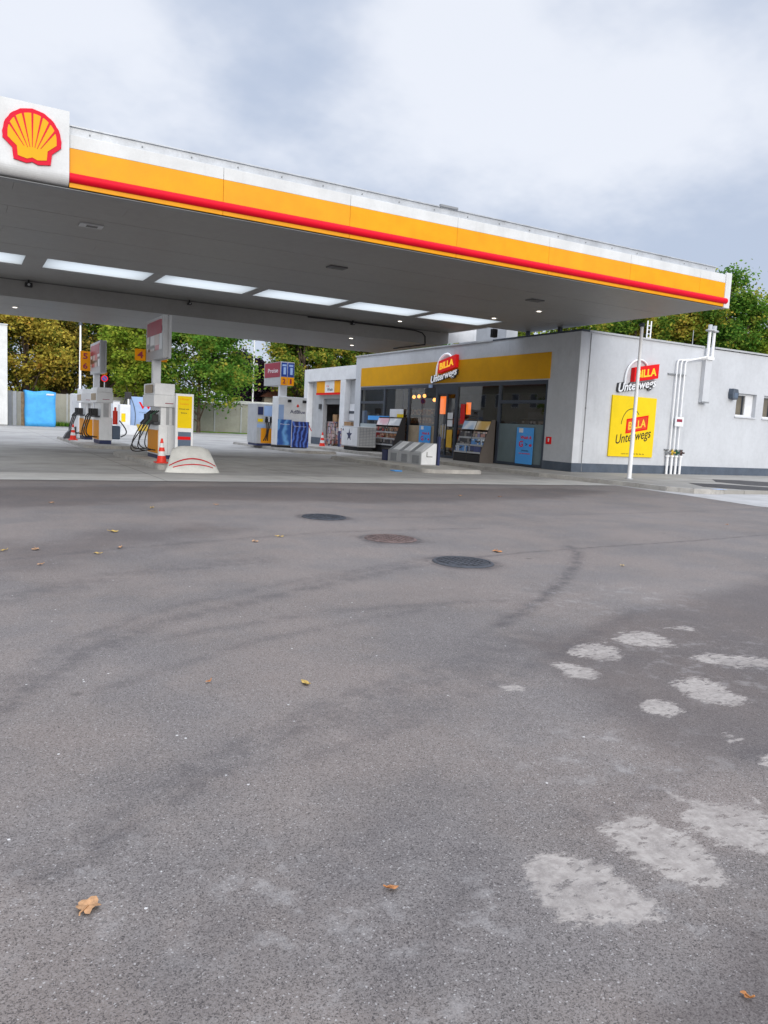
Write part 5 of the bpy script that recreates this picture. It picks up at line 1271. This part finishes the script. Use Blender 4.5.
# ------------------------------------------------------------------ trees
def tree(x, y, h, cr, zlo, kind, label, seed, leaves=7000, lsize=(.16, .30), clumps=46, trunk_r=.22, name='tree', asp=1.0, group='trees around the station', dens=1.0):
    rs = np.random.RandomState(seed)
    r = thing(name, label, 'tree', (x, y, 0), group)
    zc = (zlo + h) / 2; rz = (h - zlo) / 2
    C = []
    while len(C) < clumps:
        q = rs.uniform(-1, 1, 3)
        n = np.linalg.norm(q)
        if n > 1 or n < .35 and rs.rand() < .75: continue
        # egg shape: broader below the middle
        k = 1.0 - .35 * max(0, q[2]) ** 1.5
        C.append((q[0] * cr * k * .88, q[1] * cr * k * asp * .88, zc + q[2] * rz * .90, cr * rs.choice([.15, .20, .27, .34])))
    C = np.array(C)
    w = C[:, 3] ** 2; w /= w.sum()
    idx = rs.choice(len(C), leaves, p=w)
    P = C[idx, :3] + rs.normal(0, 1, (leaves, 3)) * (C[idx, 3] * .50)[:, None] * np.array([1, 1, .62])
    ok = (P[:, 2] > zlo * .8) & (P[:, 2] < h * 1.06); P = P[ok]; n = len(P)
    s = rs.uniform(*lsize, n)
    a = rs.normal(0, 1, (n, 3)); a /= np.linalg.norm(a, axis=1)[:, None]; a[:, 2] *= .6; a /= np.linalg.norm(a, axis=1)[:, None]
    b = np.cross(a, rs.normal(0, 1, (n, 3))); b /= np.linalg.norm(b, axis=1)[:, None]
    V = np.stack([P - a * s[:, None] * .6, P + b * s[:, None] * .38, P + a * s[:, None] * .6, P - b * s[:, None] * .38], 1).reshape(-1, 3)
    me = bpy.data.meshes.new('crown'); me.vertices.add(4 * n); me.vertices.foreach_set('co', V.ravel())
    me.loops.add(4 * n); me.loops.foreach_set('vertex_index', np.arange(4 * n, dtype=np.int32))
    me.polygons.add(n); me.polygons.foreach_set('loop_start', (np.arange(n) * 4).astype(np.int32)); me.update(calc_edges=True)
    me.materials.append(LF[kind])
    o = bpy.data.objects.new('crown', me); COL.objects.link(o); o.parent = r
    tr = M(); base = Vector((x, y, 0))
    top = Vector((rs.uniform(-.3, .3), rs.uniform(-.3, .3), h * .86))
    pts = [base + top * t + Vector((.12 * math.sin(3 * t + seed), .12 * math.cos(4 * t), 0)) * t for t in np.linspace(0, 1, 9)]
    tr.tube(pts, [trunk_r * (1.25 if t == 0 else 1) * (1 - .88 * t) + .02 for t in np.linspace(0, 1, 9)], 9)
    for c in C[rs.permutation(len(C))[:22]]:
        zs = max(zlo * .7, c[2] - cr * rs.uniform(.4, .9)); t = min(.95, zs / (h * .86)); s0 = base + top * t; e = base + Vector(c[:3])
        mid = s0.lerp(e, .5) + Vector((0, 0, -.12 * cr))
        tr.tube([s0, mid, e], [trunk_r * .38 * (1 - t) + .03, trunk_r * .2 + .015, .012], 6)
    tr.build('trunk', 'bark', r)
    return r
T = [
 # x, y, h, crown r, crown bottom, kind, label
 (4.9, 69, 13.5, 4.2, 1.9, 'autumn', 'yellow brown autumn tree with visible trunk right behind the blue box'),
 (0.8, 70, 13, 3.8, 2.0, 'mixed', 'green gold tree rising beside the white hall at the left edge'),
 (8.2, 72, 14, 4.0, 1.6, 'rusty', 'golden brown tree behind the thin post with dark cap'),
 (11.8, 73, 13, 3.6, 1.8, 'mixed', 'green tree with gold tips behind the farther price sign'),
 (12.4, 63.4, 11, 2.9, 1.6, 'yellowgreen', 'yellow green tree between the two left price signs'),
 (17.1, 62, 11.5, 4.5, 1.2, 'green', 'broad green maple drooping in front of the beige wall'),
 (25.3, 75, 8.4, 2.6, 2.0, 'purple', 'dark purple leaved tree beside the white flood lamp post'),
 (29.0, 69.5, 12, 3.7, 2.2, 'mixed', 'gold and green tree behind the price sign with blue panels'),
 (32.2, 72, 13, 4.2, 2.2, 'mixed', 'green gold tree above the left corner of the wash hall'),
 (37.0, 71, 13, 4.2, 2.2, 'mixed', 'green gold tree above the roof of the wash hall'),
 (42, 70, 13, 4.2, 2.0, 'green', 'green tree hidden partly by the shop, behind the wash hall'),
 (39.0, 37.0, 10.4, 3.0, 2.0, 'mixed', 'green gold tree over the shop roof at the canopy end'),
 (42.5, 36.4, 13.6, 3.0, 2.0, 'mixed', 'tall narrow topped tree just right of the canopy end'),
 (45.6, 35.5, 13.4, 3.4, 2.2, 'green', 'tallest green tree at the right edge above the shop roof'),
 (50.0, 34.6, 12.6, 3.4, 2.2, 'yellowgreen', 'yellow green tree at the far right edge over the shop roof'),
 (37.5, 41.5, 11.0, 3.2, 2.0, 'yellowgreen', 'yellow green tree behind the roof ladder mast'),
 (43.5, 44.0, 11.5, 3.4, 2.0, 'dark', 'dark green tree behind the trees right of the canopy end'),
 (33.2, 43.5, 11.6, 3.4, 2.0, 'mixed', 'green gold tree seen through the gap between canopy and shop roof'),
 (51.0, 42.0, 13, 3.8, 2.0, 'dark', 'dark green tree behind the yellow green one at the right edge'),
]
for i, (x, y, h, cr, zl, kd, lb) in enumerate(T):
    tree(x, y, h, cr, zl, kd, lb, 11 + i * 3, leaves=26000, lsize=(.15, .28) if y > 60 else (.12, .23), clumps=64, trunk_r=(.13 if kd in ('green', 'yellowgreen') and y > 60 else .2 + .012 * h))
# trees across the street, seen only as reflections, and far trees closing the horizon
for i, (x, y, h, cr, kd) in enumerate([(-16, 30, 10, 3.5, 'dark'), (-15, 55, 11, 3.6, 'green'), (-26, 46, 12, 4, 'mixed')]):
    tree(x, y, h, cr, 2, kd, ['dark green tree across the street to the left', 'green tree between the two cream houses to the left', 'green gold tree behind the cream house to the left'][i], 201 + i, leaves=3500, lsize=(.3, .5), clumps=34)
def far_wood():
    rs = np.random.RandomState(3); m = M()
    n = 42000
    ang = rs.uniform(-.35, 1.25, n)     # bearing from +Y towards +X
    d = rs.uniform(98, 116, n)
    top = 3.6 + 1.2 * np.sin(ang * 17) + .9 * np.sin(ang * 41 + 1) + 1.0 * np.sin(ang * 83)
    z = rs.rand(n) ** .8 * top
    P = np.stack([np.sin(ang) * d, np.cos(ang) * d, z], 1); s = rs.uniform(.35, .7, n)
    a = rs.normal(0, 1, (n, 3)); a /= np.linalg.norm(a, axis=1)[:, None]; b = np.cross(a, rs.normal(0, 1, (n, 3))); b /= np.linalg.norm(b, axis=1)[:, None]
    V = np.stack([P - a * s[:, None], P + b * s[:, None] * .7, P + a * s[:, None], P - b * s[:, None] * .7], 1).reshape(-1, 3)
    me = bpy.data.meshes.new('distant_wood'); me.vertices.add(4 * n); me.vertices.foreach_set('co', V.ravel())
    me.loops.add(4 * n); me.loops.foreach_set('vertex_index', np.arange(4 * n, dtype=np.int32))
    me.polygons.add(n); me.polygons.foreach_set('loop_start', (np.arange(n) * 4).astype(np.int32)); me.update(calc_edges=True)
    me.materials.append(LF['mixed']); o = bpy.data.objects.new('distant_wood', me); COL.objects.link(o); o['kind'] = 'stuff'
far_wood()

# ------------------------------------------------------ manholes and leaves
def manhole(px, py, r, mt, label):
    p = on_ground(px, py); h = thing('manhole_cover', label, 'manhole cover', (p[0], p[1], 0))
    M().lathe([(r * .90, .004), (r * .90, .014), (r, .014), (r + .012, .003)], (p[0], p[1], 0), 40).build('ring', 'iron' if mt == 'iron' else 'rust', h)
    mm = M().lathe([(0, .010), (r * .885, .010), (r * .885, .002)], (p[0], p[1], 0), 40)
    for i in range(-3, 4):
        for j in range(-3, 4):
            if math.hypot(i, j) < 3.6: mm.box(p[0] + i * r * .23 - r * .07, p[0] + i * r * .23 + r * .07, p[1] + j * r * .23 - r * .07, p[1] + j * r * .23 + r * .07, .0105, .0145)
    mm.build('lid', mt, h)
manhole(324, 517.3, .30, 'iron', 'dark round manhole cover, farthest of the three in the asphalt')
manhole(390.5, 539, .295, 'rust', 'rusty reddish round manhole cover in the asphalt')
manhole(463, 562.5, .295, 'iron', 'dark round manhole cover, nearest of the three in the asphalt')
LM = {'o': pm('orange_fallen_leaf', (.42, .17, .05), .6, vary=.25, scale=30), 'y': pm('yellow_fallen_leaf', (.48, .32, .08), .6, vary=.25, scale=30), 'b': pm('pale_brown_fallen_leaf', (.42, .23, .11), .6, vary=.25, scale=30)}
def leaf(px, py, L, kind, label, seed, maple=False, group=None):
    rs = random.Random(seed); p = on_ground(px, py); m_ = M(); N = 18; th = rs.uniform(0, 6.28)
    rim = []
    for i in range(N):
        a = 2 * PI * i / N
        rr = (.55 + .45 * abs(math.cos(2.5 * a))) if maple else (.35 + .65 * abs(math.cos(a)) ** 1.5)
        rr *= L * rs.uniform(.85, 1.1)
        rim.append((p[0] + rr * math.cos(a + th), p[1] + rr * math.sin(a + th), .008 + L * .22 * abs(math.sin(a * 1.5 + seed)) ** 2))
    m_.add([(p[0], p[1], .010)] + rim, [(0, 1 + i, 1 + (i + 1) % N) for i in range(N)])
    m_.tube([(p[0], p[1], .012), (p[0] - L * 1.0 * math.cos(th), p[1] - L * 1.0 * math.sin(th), .012), (p[0] - L * 1.5 * math.cos(th + .2), p[1] - L * 1.5 * math.sin(th + .2), .02)], .0025, 5)
    return tag(m_.build('fallen_leaf', LM[kind]), label, 'leaf', group)
leaf(88, 909, .036, 'b', 'large pale orange fallen leaf in the left foreground asphalt', 1, True)
leaf(392, 890, .018, 'o', 'small curled orange leaf in the middle foreground', 2)
leaf(745, 998, .014, 'o', 'tiny orange leaf at the lower right corner', 3)
leaf(305, 684, .035, 'y', 'yellow orange leaf alone in the middle of the asphalt', 4)
leaf(497, 552, .06, 'o', 'orange leaf lying just above the nearest manhole cover', 5, True)
for i, (px, py, L, k_) in enumerate([(114, 532, .10, 'y'), (152, 508, .09, 'y'), (217, 505, .08, 'b'), (280, 537, .08, 'y'), (255, 542, .08, 'b'), (97, 554, .07, 'y'), (36, 550, .08, 'b'), (120, 548, .07, 'b'), (622, 566, .05, 'y'), (727, 525, .07, 'o'), (460, 496, .1, 'b'), (500, 497, .1, 'o'), (52, 503, .08, 'b'), (3, 551, .07, 'y'), (40, 565, .05, 'b'), (208, 683, .03, 'o')]):
    leaf(px, py, L * .5, k_, 'small scattered dry leaf on the worn asphalt', 20 + i, i % 2 == 0, 'dry leaves scattered on the asphalt')

# ================================================================ LIGHT
W = bpy.data.worlds.new('World'); SC.world = W; W.use_nodes = True
nt = W.node_tree; N = nt.nodes; L = nt.links; N.clear()
SUN_EL, SUN_AZ = 20.0, 190.0   # azimuth clockwise from +Y
out = N.new('ShaderNodeOutputWorld'); bg = N.new('ShaderNodeBackground'); L.new(bg.outputs[0], out.inputs[0]); bg.inputs[1].default_value = .1
sky = N.new('ShaderNodeTexSky'); sky.sky_type = 'NISHITA'; sky.sun_disc = False
sky.sun_elevation = math.radians(SUN_EL); sky.sun_rotation = math.radians(SUN_AZ); sky.altitude = 200; sky.air_density = 1; sky.dust_density = 2
tc = N.new('ShaderNodeTexCoord'); sp = N.new('ShaderNodeSeparateXYZ'); L.new(tc.outputs['Generated'], sp.inputs[0])
def wm(op, a, b=0.0, clamp=False):
    x = N.new('ShaderNodeMath'); x.operation = op; x.use_clamp = clamp
    for i, v in enumerate((a, b)):
        if hasattr(v, 'is_output'): L.new(v, x.inputs[i])
        else: x.inputs[i].default_value = v
    return x.outputs[0]
zc = wm('ADD', wm('MAXIMUM', sp.outputs[2], 0.0), .30)
cb_ = N.new('ShaderNodeCombineXYZ'); L.new(wm('DIVIDE', sp.outputs[0], zc), cb_.inputs[0]); L.new(wm('DIVIDE', sp.outputs[1], zc), cb_.inputs[1]); cb_.inputs[2].default_value = 3.7
def wn_(scale, det, ro, vec):
    x = N.new('ShaderNodeTexNoise'); x.inputs['Scale'].default_value = scale; x.inputs['Detail'].default_value = det; x.inputs['Roughness'].default_value = ro
    L.new(vec, x.inputs['Vector']); return x.outputs['Fac']
def wr(f, lo, hi):
    x = N.new('ShaderNodeMapRange'); x.interpolation_type = 'SMOOTHSTEP'; L.new(f, x.inputs[0]); x.inputs[1].default_value = lo; x.inputs[2].default_value = hi; return x.outputs[0]
def wmix(f, a, b, mode='MIX'):
    x = N.new('ShaderNodeMix'); x.data_type = 'RGBA'; x.blend_type = mode
    if hasattr(f, 'is_output'): L.new(f, x.inputs[0])
    else: x.inputs[0].default_value = f
    for k, v in ((6, a), (7, b)):
        if isinstance(v, tuple): x.inputs[k].default_value = (*v, 1)
        else: L.new(v, x.inputs[k])
    return x.outputs[2]
n1 = wn_(.9, 6, .50, cb_.outputs[0]); n2 = wn_(2.6, 5, .58, cb_.outputs[0])
cl = wm('ADD', wm('MULTIPLY', n1, .60), wm('MULTIPLY', n2, .40))
cloud = wmix(wr(cl, .39, .60), (4.25, 4.7, 5.6), (8.6, 8.8, 9.3))
zen = wm('ADD', 1.0, wm('MULTIPLY', wr(sp.outputs[2], .45, .85), 2.1))
mulz = N.new('ShaderNodeVectorMath'); mulz.operation = 'SCALE'; L.new(cloud, mulz.inputs[0]); L.new(zen, mulz.inputs['Scale'])
def lobe(px, py, width):
    d = ROT @ _ray(px, py); d /= np.linalg.norm(d)
    x = N.new('ShaderNodeVectorMath'); x.operation = 'DOT_PRODUCT'; L.new(tc.outputs['Generated'], x.inputs[0]); x.inputs[1].default_value = d
    return wr(x.outputs['Value'], math.cos(math.radians(width)), 1.0)
cl2 = cl
for px, py, wd, amt in ((520, 150, 15, .13), (120, 60, 9, .10), (40, 10, 10, .06), (330, 60, 9, -.04), (640, 40, 14, -.07), (260, 20, 8, -.05), (760, 120, 8, .05)):
    cl2 = wm('ADD', cl2, wm('MULTIPLY', lobe(px, py, wd), amt * .62))
L.new(wmix(wr(cl2, .44, .65), (3.75, 4.3, 5.4), (6.25, 6.5, 7.1)), mulz.inputs[0])
col = wmix(.93, sky.outputs[0], mulz.outputs[0])
L.new(col, bg.inputs[0])
sl = bpy.data.lights.new('sun', 'SUN'); sl.energy = 1.5; sl.angle = math.radians(35); sl.color = (1, .96, .90)
so = bpy.data.objects.new('sun', sl); COL.objects.link(so)
el, az = math.radians(SUN_EL), math.radians(SUN_AZ)
dirv = Vector((math.sin(az) * math.cos(el), math.cos(az) * math.cos(el), math.sin(el)))
so.rotation_euler = dirv.to_track_quat('Z', 'Y').to_euler(); so.location = (0, -10, 30)

SC.view_settings.view_transform = 'Standard'; SC.view_settings.look = 'None'
SC.view_settings.exposure = 0.5; SC.view_settings.gamma = 1.0; SC.view_settings.use_curve_mapping = False
